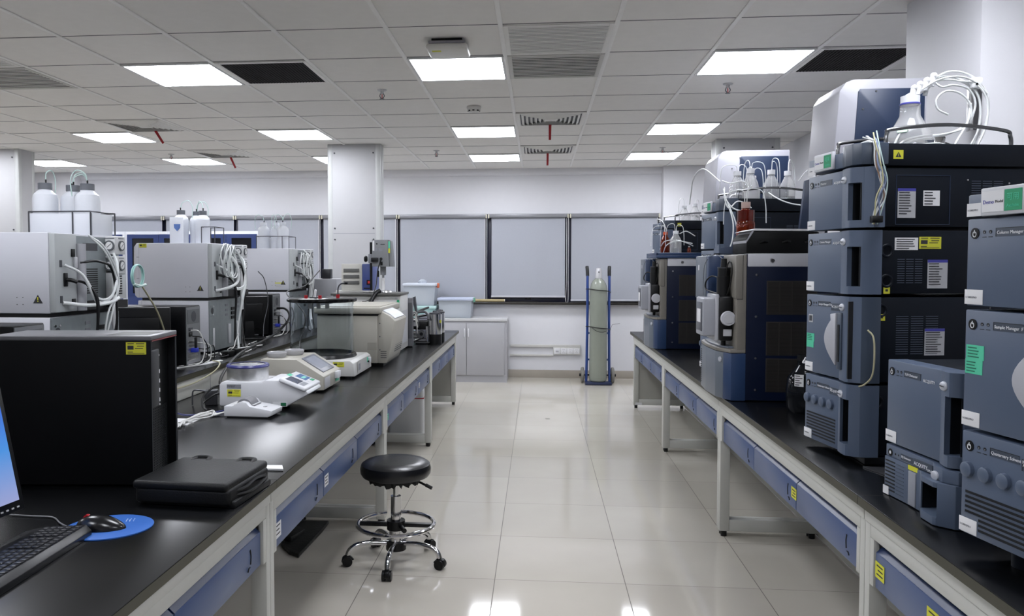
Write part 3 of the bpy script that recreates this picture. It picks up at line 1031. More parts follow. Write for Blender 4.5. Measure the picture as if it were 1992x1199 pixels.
# local x runs along the long side toward -x world side handled by rotation; right end at origin
b = MB()
b.prism([(0, 0), (-.175, 0), (-.175, .016), (-.16, .03), (-.05, .022), (0, .010)], 'x', -.46, 0, KD, bev=.002, X=T(rz=0))
b.build('base', t)
kset = []
rows = [(-.070, .024), (-.089, .0255), (-.108, .0265), (-.127, .0275), (-.152, .0295)]
for ri, (yy, zz) in enumerate(rows):
    x = -.012
    n = 0
    while x > -.44 and n < 22:
        wk = .0165 if not (ri == 0 and n == 9) else .10
        if n in (4, 8) and ri != 4:
            x -= .008
        kset.append((x - wk, yy, zz, wk))
        x -= wk + .0022
        n += 1
for (x, yy, zz, wk) in kset:
    k = MB()
    k.prism([(x, yy - .008), (x + wk, yy - .008), (x + wk, yy + .008), (x, yy + .008)], 'z', zz - .006, zz + .004, KK, bev=.002)
    k.build('key', t)
t = thing('mouse_mat', 'oval bright blue mouse mat', 'mouse mat', (-1.118, 1.970, .775), R(20))
MB().lathe([(0, 0), (.098, 0), (.1, .001), (.1, .004), (.098, .005), (0, .005)], M('mat_blue', '#2a5fae', 0.5), n=56, sx=1.12, sy=1.0).build('pad', t)
b = MB()
rr = random.Random(4)
for k in range(9):
    b.cyl((.04 + .009 * (k % 3) + rr.uniform(-.002, .002), .03 + .009 * (k // 3), .0048), (.04 + .009 * (k % 3), .03 + .009 * (k // 3), .0053), .0016, PAPER, n=8)
b.build('speckles', t)
t = thing('computer_mouse', 'black wired computer mouse with a red wheel on the blue mat', 'mouse', (-1.128, 1.952, .780), R(8))
b = MB()
tm = bmesh.new()
bmesh.ops.create_uvsphere(tm, u_segments=28, v_segments=16, radius=1)
for v in tm.verts:
    x, y, z = v.co
    zz = max(z, 0) * (.036 - .008 * x) * (1 if x < .2 else (1 - .25 * (x - .2)))
    v.co = Vector((x * .064, y * .034 * (1 - .12 * x * x), zz))
b.put(tm, M('mouse_black', '#101114', 0.22))
b.build('body', t)
MB().cyl((-.034, -.005, .028), (-.034, .005, .028), .009, RED, n=16).build('scroll_wheel', t)
o = MB().tube([(-1.182, 1.945, .785), (-1.215, 1.95, .782), (-1.26, 1.985, .779), (-1.31, 2.03, .779), (-1.37, 2.035, .779), (-1.44, 2.04, .779)], .0022, M('grey_cable', '#6f7074', .5), n=8).build('mouse_cable')
tag(o, 'thin grey mouse cable running to the glowing monitor', 'cable')
# black portfolio bag
LEA = M('black_leather', '#0b0c0e', 0.5, var=.2, bump=.35, bscale=220, spec=.3)
t = thing('document_bag', 'flat black zipped document bag beside the computer tower', 'bag', (-.985, 2.305, .775), R(-4))
b = MB()
b.box((-.155, -.15, .006), (.135, .13, .058), LEA, bev=.014, seg=4).box((-.16, -.155, .048), (.13, .135, .074), LEA, bev=.011, seg=4)
b.build('body', t)
b = MB()
b.box((-.14, -.135, .0), (.146, .120, .020), LEA, bev=.006)
b.tube([(.12, -.13, .045), (.14, -.06, .04), (.137, .02, .044), (.14, .09, .038)], .005, LEA, n=6)
b.tube([(.125, -.12, .030), (.148, -.03, .026), (.145, .06, .03), (.13, .12, .026)], .005, LEA, n=6)
b.build('gusset', t)
for xx in (-.085, .065):
    MB().tube([(xx - .026, .100, .071), (xx - .02, .128, .077), (xx + .02, .128, .077), (xx + .026, .100, .071)], .009, LEA, n=8, flat=.4).build('handle', t)
o = MB().prism([(-.99, 2.52), (-.92, 2.62), (-.865, 2.625), (-.845, 2.575), (-.90, 2.575), (-.95, 2.48)], 'z', .777, .783, PAPER).build('paper_strip')
tag(o, 'curled white paper strip lying beside the black document bag', 'paper')
# ---------------------------------------------------------------- moisture balance and its printer
WPL = M('balance_white', '#cfd0d4', 0.35, var=.02)
t = thing('moisture_analyzer', 'white moisture balance with a steel drum and violet blue rim', 'balance', (0, 0, 0))
b = MB()
b.prism([(-1.515, .790), (-1.515, .895), (-1.50, .908), (-1.30, .908), (-1.29, .918), (-1.21, .918), (-1.09, .872), (-1.075, .855), (-1.10, .84), (-1.19, .79)], 'y', 3.665, 3.90, WPL, bev=.010)
b.build('body', t)
MB().lathe([(0, 0), (.099, 0), (.1, .004), (.1, .060), (0, .060)], M('drum_steel', '#dedede', .33, metal=1.0, var=.15, scale=60), c=(-1.413, 3.78, .908), n=56).build('heating_drum', t)
VB = M('violet_rim', '#35387a', .3)
MB().lathe([(.084, 0), (.101, 0), (.103, .006), (.099, .013), (.084, .013)], VB, c=(-1.413, 3.78, .968), n=56).build('rim', t)
MB().lathe([(0, .0), (.084, 0), (.084, .008), (.06, .011), (0, .0115)], M('lid_silver', '#c3c3c6', .2, metal=.6), c=(-1.413, 3.78, .970), n=40).tube([(-1.45, 3.78, .981), (-1.42, 3.745, .984), (-1.38, 3.745, .984), (-1.37, 3.785, .981)], .003, WPL, n=6).build('lid', t)
# sloping display (slope direction)
sl = math.atan2(.046, .12)
X = T(-1.145, 3.782, .8965) @ Matrix.Rotation(sl, 4, 'Y')
b = MB()
b.box((-.078, -.13, -.012), (.062, .13, .008), WPL, bev=.012, seg=3, X=X)
b.build('display_housing', t)
b = MB().box((-.055, -.105, .008), (.01, -.015, .0088), M('lcd_grey', '#5b6070', .15), X=X).box((.014, -.1, .008), (.04, -.02, .0088), M('keypad_grey', '#8b8e96', .4), X=X).build('lcd', t)
b = MB().box((-.045, .02, .008), (.012, .105, .0088), emis('small_screen', '#2b62a0', .8), X=X).box((-.02, .035, .0087), (-.004, .09, .0092), emis('small_screen_cyan', '#7fd0c8', .9), X=X).build('touch_screen', t)
MB().box((.018, .02, .008), (.036, .06, .0088), WPL, X=X).build('key', t)
MB().box((.018, .065, .008), (.036, .105, .0088), GREEN, X=X).build('key', t, 'green key')
MB().box((-.077, -.02, .008), (-.058, .03, .0088), GRNS, X=X).build('sticker', t)
b = MB()
X2 = T(-1.435, 3.664, .878)
b.box((-.04, -.0006, -.001), (.03, 0, .018), MGREY, X=X2)
b.text('MP837', .014, INK, X2 @ T(-.037, -.0007, .004) @ FRONT)
yellow(b, T(-1.44, 3.664, .855), .066, .034)
b.build('sticker', t)
MB().box((-1.25, 3.6635, .795), (-1.18, 3.6645, .815), WPL).box((-1.212, 3.663, .797), (-1.185, 3.664, .812), M('dark_green', '#125c3c', .5)).build('green_sticker', t)
MB().cyl((-1.47, 3.70, .775), (-1.47, 3.70, .792), .015, DGREY).cyl((-1.47, 3.87, .775), (-1.47, 3.87, .792), .015, DGREY).cyl((-1.22, 3.78, .775), (-1.22, 3.78, .792), .015, DGREY).build('feet', t)
t = thing('label_printer', 'small white paper roll printer in front of the steel drum balance', 'printer', (-1.412, 3.470, .775), R(-3))
b = MB()
b.prism([(0, .006), (0, .052), (.04, .053), (.062, .066), (.085, .074), (.108, .068), (.122, .052), (.20, .040), (.226, .034), (.222, .012), (.205, .006)], 'y', 0, .135, WPL, bev=.003)
b.build('body', t)
b = MB()
b.cyl((.085, .028, .044), (.085, .107, .044), .0385, M('roll_cover', '#77777b', .4), n=32)
b.box((.035, .028, .046), (.135, .107, .0545), M('roll_cover'), bev=.002)
b.build('paper_roll', t)
MB().box((.122, .03, .0535), (.128, .10, .056), WHITE).box((.168, .045, .0455), (.18, .065, .0475), LGREY).build('tear_edge', t)
MB().box((.01, .01, 0), (.2, .125, .007), DGREY).build('base', t)
# ---------------------------------------------------------------- second instrument
BG = M('instrument_greige', '#a9a69c', .45, var=.02)
t = thing('halogen_analyzer', 'greige wedge shaped instrument with a tilted touch screen', 'laboratory instrument', (0, 0, 0))
b = MB()
b.prism([(-1.50, .787), (-1.50, .952), (-1.30, .952), (-1.158, .866), (-1.150, .860), (-1.150, .787)], 'y', 4.20, 4.56, BG, bev=.004)
b.build('body', t)
sl = math.atan2(.086, .142)
X = T(-1.229, 4.385, .9105) @ Matrix.Rotation(sl, 4, 'Y')
MB().box((-.075, -.115, -.002), (.068, .115, .004), M('screen_bezel', '#6f727c', .35), bev=.002, X=X).build('screen_bezel', t)
MB().box((-.06, -.085, .003), (.04, .085, .0047), M('lcd_pale', '#9a9da8', .12), X=X).build('screen', t)
MB().box((-1.1502, 4.22, .795), (-1.1488, 4.33, .852), LGREY, bev=.0005).build('printer_door', t)
MB().box((-1.151, 4.43, .820), (-1.130, 4.50, .860), WPL, bev=.004).box((-1.1505, 4.45, .80), (-1.1495, 4.53, .82), GRNS).build('switch_block', t)
MB().cyl((-1.46, 4.25, .775), (-1.46, 4.25, .79), .015, DGREY).cyl((-1.46, 4.5, .775), (-1.46, 4.5, .79), .015, DGREY).cyl((-1.2, 4.25, .775), (-1.2, 4.25, .79), .015, DGREY).cyl((-1.2, 4.5, .775), (-1.2, 4.5, .79), .015, DGREY).build('feet', t)
for (x, y, z, lab) in ((-1.445, 4.31, .952, 'white round weighing dish, front one of two on the wedge instrument'), (-1.385, 4.44, .952, 'white round weighing dish, rear one of two on the wedge instrument')):
    t = thing('weighing_dish', lab, 'dish', (x, y, z), 0, 'weighing dishes on the wedge instrument')
    MB().lathe([(0, 0), (.045, 0), (.052, .008), (.055, .026), (.052, .030), (.048, .026), (.046, .012), (0, .010)], M('dish_white', '#a9a9ac', .25), n=40).build('dish', t)
# ---------------------------------------------------------------- bell jar instrument
t = thing('bell_jar_instrument', 'clear cylinder chamber with black lid and red knobs on a white base', 'laboratory instrument', (0, 0, 0))
b = MB()
b.prism([(-1.55, .79), (-1.55, .885), (-1.13, .885), (-1.108, .868), (-1.101, .79)], 'y', 4.72, 5.21, M('base_white', '#c6c6c4', .4), bev=.005)
b.build('base', t)
b = MB()
b.lathe([(0, 0), (.215, 0), (.218, .006), (.212, .022), (.203, .026), (.203, .012), (.12, .006), (0, .006)], M('black_rubber', '#101113', .25), c=(-1.365, 4.96, .885), n=64)
b.build('base_ring', t)
ACR = glass('clear_acrylic', '#eef3f6', .01, ior=1.25)
b = MB()
b.lathe([(.1975, 0), (.2005, 0), (.2005, .335), (.1975, .335), (.1975, 0)], ACR, c=(-1.365, 4.96, .900), n=64)
b.build('clear_cylinder', t)
b = MB()
b.lathe([(0, 0), (.212, 0), (.220, .006), (.220, .018), (.21, .024), (0, .024)], M('black_lid', '#0b0b0c', .15), c=(-1.365, 4.96, 1.232), n=64)
b.build('lid', t)
for (dx, dy) in ((-.075, -.10), (.02, -.12), (.095, .03)):
    MB().cyl((-1.365 + dx, 4.96 + dy, 1.256), (-1.365 + dx, 4.96 + dy, 1.277), .011, RED, n=20).build('knob', t)
MB().box((-1.42, 4.87, 1.256), (-1.34, 4.90, 1.264), DGREY, bev=.002).prism([(-1.40, 1.262), (-1.385, 1.262), (-1.380, 1.31), (-1.392, 1.312)], 'y', 4.875, 4.895, PAPER, bev=.003).build('lever', t)
MB().tube([(-1.27, 4.99, 1.275), (-1.268, 4.99, 1.32), (-1.25, 4.99, 1.345), (-1.215, 4.99, 1.35)], .0045, DSTEEL, n=8).cyl((-1.225, 4.99, 1.349), (-1.205, 4.99, 1.351), .008, BLACK).build('gas_spout', t)
b = MB()
for k in range(3):
    b.box((-1.44 + k * .055, 4.90, 1.19), (-1.415 + k * .055, 4.91, 1.232), M('clip_metal', '#bcbcbc', .3), bev=.002)
b.build('inner_clips', t)
b = MB()
yellow(b, T(-1.20, 4.7195, .862), .07, .03)
X = Matrix.Translation((-1.1005, 4.97, .835)) @ Matrix.Rotation(PI / 2, 4, 'Z')
b.box((-.17, -.001, -.036), (.17, .0, .040), M('inset_grey', '#b0b0ae', .5), X=X)
b.box((-.15, -.0016, -.02), (-.10, -.001, .02), MGREY, X=X).box((.09, -.0016, -.0), (.12, -.001, .034), GRNS, X=X)
b.build('front_panel', t)
MB().box((-1.101, 5.09, .83), (-1.085, 5.13, .865), WPL, bev=.003).cyl((-1.09, 5.04, .845), (-1.08, 5.04, .845), .006, BLACK).build('power_switch', t)
MB().cyl((-1.5, 4.77, .775), (-1.5, 4.77, .79), .02, DGREY).cyl((-1.5, 5.15, .775), (-1.5, 5.15, .79), .02, DGREY).cyl((-1.15, 4.77, .775), (-1.15, 4.77, .79), .02, DGREY).cyl((-1.15, 5.15, .775), (-1.15, 5.15, .79), .02, DGREY).build('feet', t)
# ---------------------------------------------------------------- lidded greige instrument
t = thing('thermal_analyzer', 'large greige instrument with hinged lid behind the clear cylinder chamber', 'laboratory instrument', (0, 0, 0))
b = MB()
b.box((-1.50, 5.31, .80), (-1.080, 6.02, 1.12), BG, bev=.006)
b.prism([(-1.080, .80), (-1.080, 1.12), (-1.055, 1.15), (-.995, 1.12), (-.96, 1.085), (-1.005, .83), (-1.02, .80)], 'y', 5.315, 5.78, BG, bev=.005)
b.prism([(-1.055, 1.1515), (-1.005, 1.1265), (-.97, 1.0985), (-.968, 1.104), (-1.003, 1.133), (-1.053, 1.157)], 'y', 5.36, 5.72, M('paper_note', '#cfd2d8', .6))
b.build('body', t)
MB().box((-1.50, 5.33, 1.118), (-1.075, 6.0, 1.134), BLACK).build('seal', t)
MB().box((-1.52, 5.30, 1.134), (-1.052, 6.02, 1.180), BG, bev=.01, seg=3).box((-1.49, 5.33, 1.18), (-1.07, 5.99, 1.185), BG, bev=.003).build('lid', t)
b = MB()
for k in range(4):
    b.box((-1.06, 5.314, .835 + k * .014), (-1.02, 5.3155, .84 + k * .014), DGREY)
for k in range(16):
    b.prism([(5.50, .86 + k * .015), (5.76, .86 + k * .015), (5.76, .866 + k * .015), (5.50, .866 + k * .015)], 'x', -1.004 + .0016 * k, -.998 + .0022 * k, DGREY)
for z in (1.07, .98, .89):
    b.cyl((-1.065, 5.314, z), (-1.065, 5.3125, z), .004, DGREY, n=10)
b.box((-1.15, 5.3085, .89), (-1.085, 5.3105, .94), M('greige_inset', '#98958b', .5))
b.build('vents', t)
b = MB().box((-1.45, 5.36, .775), (-1.40, 5.96, .80), BLACK).box((-1.14, 5.36, .775), (-1.05, 5.96, .80), BLACK)
b.build('feet', t)
# ---------------------------------------------------------------- bath / tall white instrument behind, with a viscometer standing on top
t = thing('white_bench_instrument', 'tall off white box instrument with dark top plate behind the lidded one', 'laboratory instrument', (0, 0, 0))
MB().box((-1.62, 6.20, .79), (-1.075, 6.55, 1.225), M('instr_white', '#c4c4c2', .4), bev=.008).box((-1.072, 6.25, .84), (-1.074, 6.5, 1.1), LGREY).build('body', t)
MB().box((-1.63, 6.17, 1.225), (-1.07, 6.57, 1.243), M('top_plate', '#4b4b48', .4), bev=.004).build('top_plate', t)
MB().box((-1.105, 6.194, 1.13), (-1.085, 6.2, 1.19), GREEN).build('sticker', t)
MB().box((-1.12, 6.196, 1.195), (-1.10, 6.2, 1.215), LGREY).build('latch', t)
MB().box((-1.58, 6.25, .775), (-1.5, 6.5, .79), BLACK).box((-1.2, 6.25, .775), (-1.12, 6.5, .79), BLACK).build('feet', t)
MB().tube([(-1.30, 6.12, 1.175), (-1.27, 6.17, 1.24), (-1.24, 6.2, 1.262)], .018, BLACK, n=12).build('hinge_arm', t)
t = thing('viscometer', 'grey rotary viscometer head held on a black rod stand', 'laboratory instrument', (0, 0, 0))
VG = M('viscometer_grey', '#77797c', .4)
b = MB()
b.prism([(-1.33, 1.452), (-1.33, 1.667), (-1.20, 1.667), (-1.19, 1.452)], 'y', 6.33, 6.46, VG, bev=.003)
b.prism([(-1.20, 1.667), (-1.19, 1.452), (-1.165, 1.452), (-1.18, 1.66)], 'y', 6.34, 6.45, VG, bev=.003)
b.build('head', t)
MB().cyl((-1.253, 6.40, 1.385), (-1.253, 6.40, 1.452), .024, VG, n=24).cyl((-1.253, 6.40, 1.36), (-1.253, 6.40, 1.386), .009, STEEL, n=16).build('spindle_guard', t)
MB().cyl((-1.253, 6.40, 1.255), (-1.253, 6.40, 1.36), .014, M('sample_tube', '#d0d0d0', .2), n=20).lathe([(0, 0), (.055, 0), (.05, .012), (.02, .018), (0, .02)], STEEL, c=(-1.235, 6.40, 1.243)).build('sample_cell', t)
MB().cyl((-1.352, 6.40, 1.243), (-1.352, 6.40, 1.65), .011, BLACK, n=16).box((-1.42, 6.33, 1.243), (-1.24, 6.36, 1.255), STEEL, bev=.003).box((-1.36, 6.33, 1.243), (-1.34, 6.47, 1.258), STEEL, bev=.003).build('stand', t)
MB().box((-1.372, 6.375, 1.48), (-1.330, 6.425, 1.555), MGREY, bev=.006).box((-1.335, 6.31, 1.49), (-1.28, 6.34, 1.525), BLACK, bev=.004).lathe([(0, -.014), (.022, -.012), (.028, 0), (.02, .012), (0, .014)], BLACK, X=T(-1.395, 6.40, 1.515, ry=PI / 2), n=20).build('clamp', t)
MB().box((-1.196, 6.325, 1.60), (-1.184, 6.333, 1.655), GRNS).build('mint_sticker', t)
MB().box((-1.196, 6.325, 1.56), (-1.183, 6.333, 1.598), YEL).build('yellow_sticker', t)
MB().box((-1.325, 6.3285, 1.58), (-1.31, 6.3295, 1.66), PAPER).build('paper_label', t)
b = MB()
b.cyl((-1.29, 6.33, 1.635), (-1.29, 6.327, 1.635), .006, BLACK, n=12).box((-1.26, 6.3285, 1.628), (-1.225, 6.3295, 1.634), DGREY)
b.build('switch', t)
b = MB()
b.box((-1.31, 6.3285, 1.575), (-1.29, 6.3295, 1.6), MGREY).box((-1.275, 6.3285, 1.575), (-1.245, 6.3295, 1.6), MGREY)
b.build('marks', t)
b = MB()
b.cyl((-1.255, 6.33, 1.515), (-1.255, 6.32, 1.515), .011, BLACK, n=14).box((-1.262, 6.322, 1.465), (-1.243, 6.331, 1.492), BLACK, bev=.002)
b.build('socket', t)
o = MB().tube([(-1.255, 6.32, 1.51), (-1.27, 6.28, 1.44), (-1.275, 6.26, 1.38), (-1.272, 6.20, 1.30), (-1.29, 6.1, 1.21), (-1.315, 6.04, 1.188), (-1.33, 5.98, 1.188)], .004, BLACK, n=8).cyl((-1.27, 6.28, 1.37), (-1.27, 6.28, 1.42), .009, BLACK).build('cable')
tag(o, 'thin black cable hanging from the grey viscometer head', 'cable')
t = thing('temperature_controller', 'cream box with vent panels and a violet blue front behind the clear chamber', 'laboratory instrument', (0, 0, 0))
MB().box((-1.655, 6.62, 1.25), (-1.475, 6.95, 1.475), M('cream_case', '#c9c7bf', .4), bev=.006).build('case', t)
MB().box((-1.475, 6.615, 1.25), (-1.395, 6.94, 1.475), M('front_blue', '#44538f', .35), bev=.006).build('front', t)
b = MB()
for k in range(3):
    b.box((-1.635, 6.612, 1.405 - k * .052), (-1.50, 6.62, 1.435 - k * .052), M('vent_grey', '#8a8984', .5), bev=.002)
    for q in range(5):
        b.box((-1.632, 6.6105, 1.4085 - k * .052 + q * .0055), (-1.503, 6.612, 1.4105 - k * .052 + q * .0055), DGREY)
b.build('vents', t)
MB().box((-1.435, 6.607, 1.30), (-1.395, 6.616, 1.34), M('readout', '#2a0c10', .2)).box((-1.425, 6.606, 1.31), (-1.405, 6.608, 1.33), emis('led_red', '#a02020', .8)).box((-1.46, 6.608, 1.265), (-1.40, 6.616, 1.275), BLACK).build('readout', t)
b = MB().box((-1.70, 6.60, .90), (-1.38, 7.0, 1.25), M('stand_white', '#bdbdb9', .45), bev=.006)
o = b.build('instrument_plinth'); o.location = (0, 0, 0)
for v in o.data.vertices:
    if v.co.z < 1: v.co.z -= .125
tag(o, 'pale box plinth carrying the cream and blue controller', 'box')
t = thing('ventilated_box', 'grey ventilated box with a cable beside the pale instruments', 'laboratory instrument', (0, 0, 0))
MB().box((-1.13, 6.60, .785), (-1.045, 6.66, 1.19), M('unit_grey', '#6b6c70', .45), bev=.005).build('case', t)
b = MB()
for k in range(16):
    b.box((-1.12 + .0045 * k, 6.5985, .85), (-1.118 + .0045 * k, 6.6, 1.15), DGREY)
b.build('vents', t)
for k in range(4):
    MB().tube([(-1.045, 6.62, 1.07 - .02 * k), (-1.02, 6.6, 1.075 - .02 * k), (-1.005, 6.63, 1.04 - .05 * k)], .0035, OFFW, n=6).build('lead', t)
MB().prism([(-1.06, 1.19), (-1.035, 1.20), (-1.005, .95), (-1.015, .94)], 'y', 6.68, 6.72, DGREY, bev=.003).build('side_panel', t)
MB().box((-1.12, 6.62, .775), (-1.05, 6.65, .785), BLACK).build('feet', t)
# the pump
t = thing('vacuum_pump', 'black and chrome cage framed pump at the far end of the left bench', 'pump', (0, 0, 0))
b = MB()
p = [(-1.135, 6.86, .79), (-1.128, 6.86, .985), (-.945, 6.86, .985), (-.945, 6.86, .79)]
b.tube(p + [p[0]], .006, M('cage_grey', '#47484a', .35, metal=.4), n=8, smooth=False)
q = [(x, 7.10, z) for x, y, z in p]
b.tube(q + [q[0]], .006, M('cage_grey'), n=8, smooth=False)
for a_, c_ in zip(p, q):
    b.tube([a_, c_], .006, M('cage_grey'), n=8)
b.build('cage', t)
MB().box((-1.12, 6.88, .785), (-.96, 7.08, .80), BLACK).build('base_plate', t)
MB().box((-1.115, 6.90, .90), (-.96, 7.06, .975), BLACK, bev=.01).build('motor_block', t)
b = MB()
b.cyl((-1.12, 6.90, .87), (-1.06, 6.90, .87), .018, STEEL).cyl((-1.12, 6.90, .835), (-1.05, 6.90, .835), .014, STEEL).cyl((-1.02, 6.87, .86), (-1.02, 6.93, .86), .035, M('pump_metal', '#6c6d70', .3, metal=.7), n=28).cyl((-1.01, 6.865, .865), (-1.01, 6.875, .865), .015, BLACK)
b.cyl((-1.07, 6.91, .81), (-1.0, 6.93, .84), .016, CHROME).cyl((-.965, 6.9, .80), (-.965, 6.9, .93), .012, CHROME).box((-1.10, 6.89, .93), (-1.06, 6.90, .965), LGREY, bev=.004)
b.build('fittings', t)
MB().tube([(-1.12, 6.90, .99), (-1.10, 6.90, 1.03), (-1.05, 6.92, 1.05), (-.99, 6.92, 1.055), (-.955, 6.90, 1.03), (-.95, 6.88, .99)], .012, M('hose_grey', '#55565a', .4), n=10).tube([(-1.12, 6.9, .985), (-1.06, 6.98, 1.05), (-.98, 7.1, 1.085)], .01, BLACK).build('hose', t)
for (x, y) in ((-.903, 6.95), (-.885, 7.13)):
    b = MB()
    b.cyl((x, y, .86), (x, y, 1.035), .064 if y < 7 else .05, CHROME, n=36).cyl((x, y, .775), (x, y, .86), .061 if y < 7 else .048, BLACK, n=30)
    b.lathe([(0, 0), (.05, 0), (.048, .012), (.02, .016), (.016, .03), (0, .031)], DSTEEL, c=(x, y, 1.035))
    b.build('motor_cylinder', t)
MB().box((-.85, 6.905, .96), (-.842, 6.92, .985), YEL).build('sticker', t)
for k in range(3):
    o = MB().tube([(-1.135, 6.9, .975 - k * .06), (-1.17, 6.85, .99 - k * .065), (-1.20, 6.78, .94 - k * .05), (-1.20, 6.7, .90 - k * .045)], .005, OFFW, n=8).build('pump_hose')
    tag(o, 'white hose behind the greige instrument leading to the cage framed pump', 'hose', 'white hoses leading to the pump')
t = thing('slanted_case', 'closed grey and black slanted case lying behind the pump', 'case', (-1.02, 7.45, .775), R(8))
MB().prism([(-.13, .0), (.13, .0), (.13, .245), (.06, .25), (-.13, .20)], 'y', 0, .16, M('case_lilac', '#8e8f9b', .4), bev=.01).build('shell', t)
MB().prism([(-.12, .205), (.13, .262), (.13, .248), (-.12, .19)], 'y', -.005, .165, BLACK, bev=.002).build('lid', t)
# ---------------------------------------------------------------- loose cables on the aisle bench
WC = M('white_cable', '#c4c4c2', .45)
def cable(pts, r, m, lab, group=None, name='cable', cat='cable', n=8, ends=None):
    b = MB().tube(pts, r, m, n=n)
    if ends:
        for k in (0, -1):
            a = Vector(pts[k]); c = Vector(pts[1 if k == 0 else -2])
            d = (c - a).normalized()
            b.cyl(a - d * .0, a + d * .035, r * 2.2, m, n=10)
    return tag(b.build(name), lab, cat, group)
rr = random.Random(11)
for k in range(7):
    y0 = 3.30 + .06 * k
    pts = [(-1.50 + rr.uniform(-.02, .02), 3.18 + .03 * k, .781 + .003 * (k % 3)), (-1.53, 3.32 + rr.uniform(-.04, .04), .784 + .004 * (k % 2)), (-1.50 + rr.uniform(-.02, .03), 3.43 + .02 * k, .782 + .006 * (k % 3)),
           (-1.46, 3.50 + rr.uniform(-.03, .04), .784), (-1.425, 3.52 + .02 * (k % 3), .79)]
    cable(pts, .0036, WC, 'white lead in the tangle between computer tower and paper roll printer', 'white leads in the tangle by the printer')
cable([(-1.62, 3.0, .79), (-1.58, 3.2, .85), (-1.55, 3.38, .80), (-1.50, 3.52, .783), (-1.45, 3.66, .785), (-1.52, 3.75, .80)], .004, M('blue_cable', '#242a62', .4), 'dark blue cable arching out from behind the computer tower')
cable([(-1.60, 3.36, .779), (-1.58, 3.30, .779), (-1.565, 3.2, .779)], .0035, M('blue_cable'), 'short dark blue cable end at the tower')
for k, lab in ((0, 'upper black lead plugged behind the steel drum balance'), (1, 'lower black lead plugged behind the steel drum balance')):
    cable([(-1.515, 3.78, .87 - .04 * k), (-1.56, 3.74, .875 - .04 * k), (-1.60, 3.68, .83 - .03 * k), (-1.56, 3.6, .79), (-1.50, 3.55, .785)], .005, BLACK, lab, ends=True)
t = thing('power_adapter', 'small grey clamp and adapter block behind the steel drum balance', 'adapter', (-1.60, 3.78, .775), R(15))
MB().box((-.03, -.02, 0), (.03, .03, .075), DSTEEL, bev=.004).build('block', t)
MB().tube([(-.03, 0, .07), (-.08, 0, .075), (-.09, 0, .05), (-.09, 0, .002)], .004, DSTEEL, n=8).build('hook', t)
cable([(-1.80, 2.78, .91), (-1.82, 3.40, .895), (-1.80, 3.65, .86), (-1.795, 3.85, .846), (-1.79, 4.05, .85), (-1.77, 4.22, .88), (-1.79, 4.35, .91), (-1.86, 4.42, .915)], .004, M('cream_tube', '#a5a184', .4), 'cream tube drooping over the pale upstand panel')
# thick black cable arching over the rear worktop
cable([(-1.62, 3.96, .80), (-1.65, 4.02, .87), (-1.742, 4.406, .915), (-1.852, 4.875, .92), (-1.923, 5.43, .93), (-1.971, 5.9, .955), (-1.922, 6.0, 1.036), (-1.945, 6.1, 1.086), (-2.0, 6.16, 1.12), (-2.068, 6.18, 1.12)], .0085, BLACK, 'thick black cable arching from the balance up to the rear worktop')
o = MB().prism([(-1.99, 4.30), (-1.87, 4.55), (-1.845, 4.53), (-1.86, 4.36), (-1.96, 4.12)], 'z', .901, .905, PAPER).build('paper_sheet')
tag(o, 'white sheet lying at the edge of the raised rear worktop', 'paper')
o = MB().box((-1.62, 3.28, .7752), (-1.50, 3.42, .777), PAPER, X=None).build('paper_sheet')
tag(o, 'white paper under the cable tangle beside the computer tower', 'paper')
# ================================================================ rear left worktop: three chromatographs
GCW = M('chromatograph_white', '#c3c4cb', .42, var=.02)
GCG = M('chromatograph_back_grey', '#a9adae', .45, var=.03)
GALV = M('galvanised_steel', '#8f9698', .4, metal=.55, var=.12, scale=25)
GAP = M('gap_black', '#0b0c0e', .6)
PNEU = M('pneumatic_white', '#c6c7c8', .4)
DIAL = M('dial_face', '#dcdcdc', .3)
def slots(b, x, y0, y1, z0, z1, n, m=GAP, t=.0012):
    for k in range(n):
        z = z0 + (z1 - z0) * (k + .5) / n
        h = (z1 - z0) / n * .28
        b.box((x, y0, z - h), (x + t, y1, z + h), m)

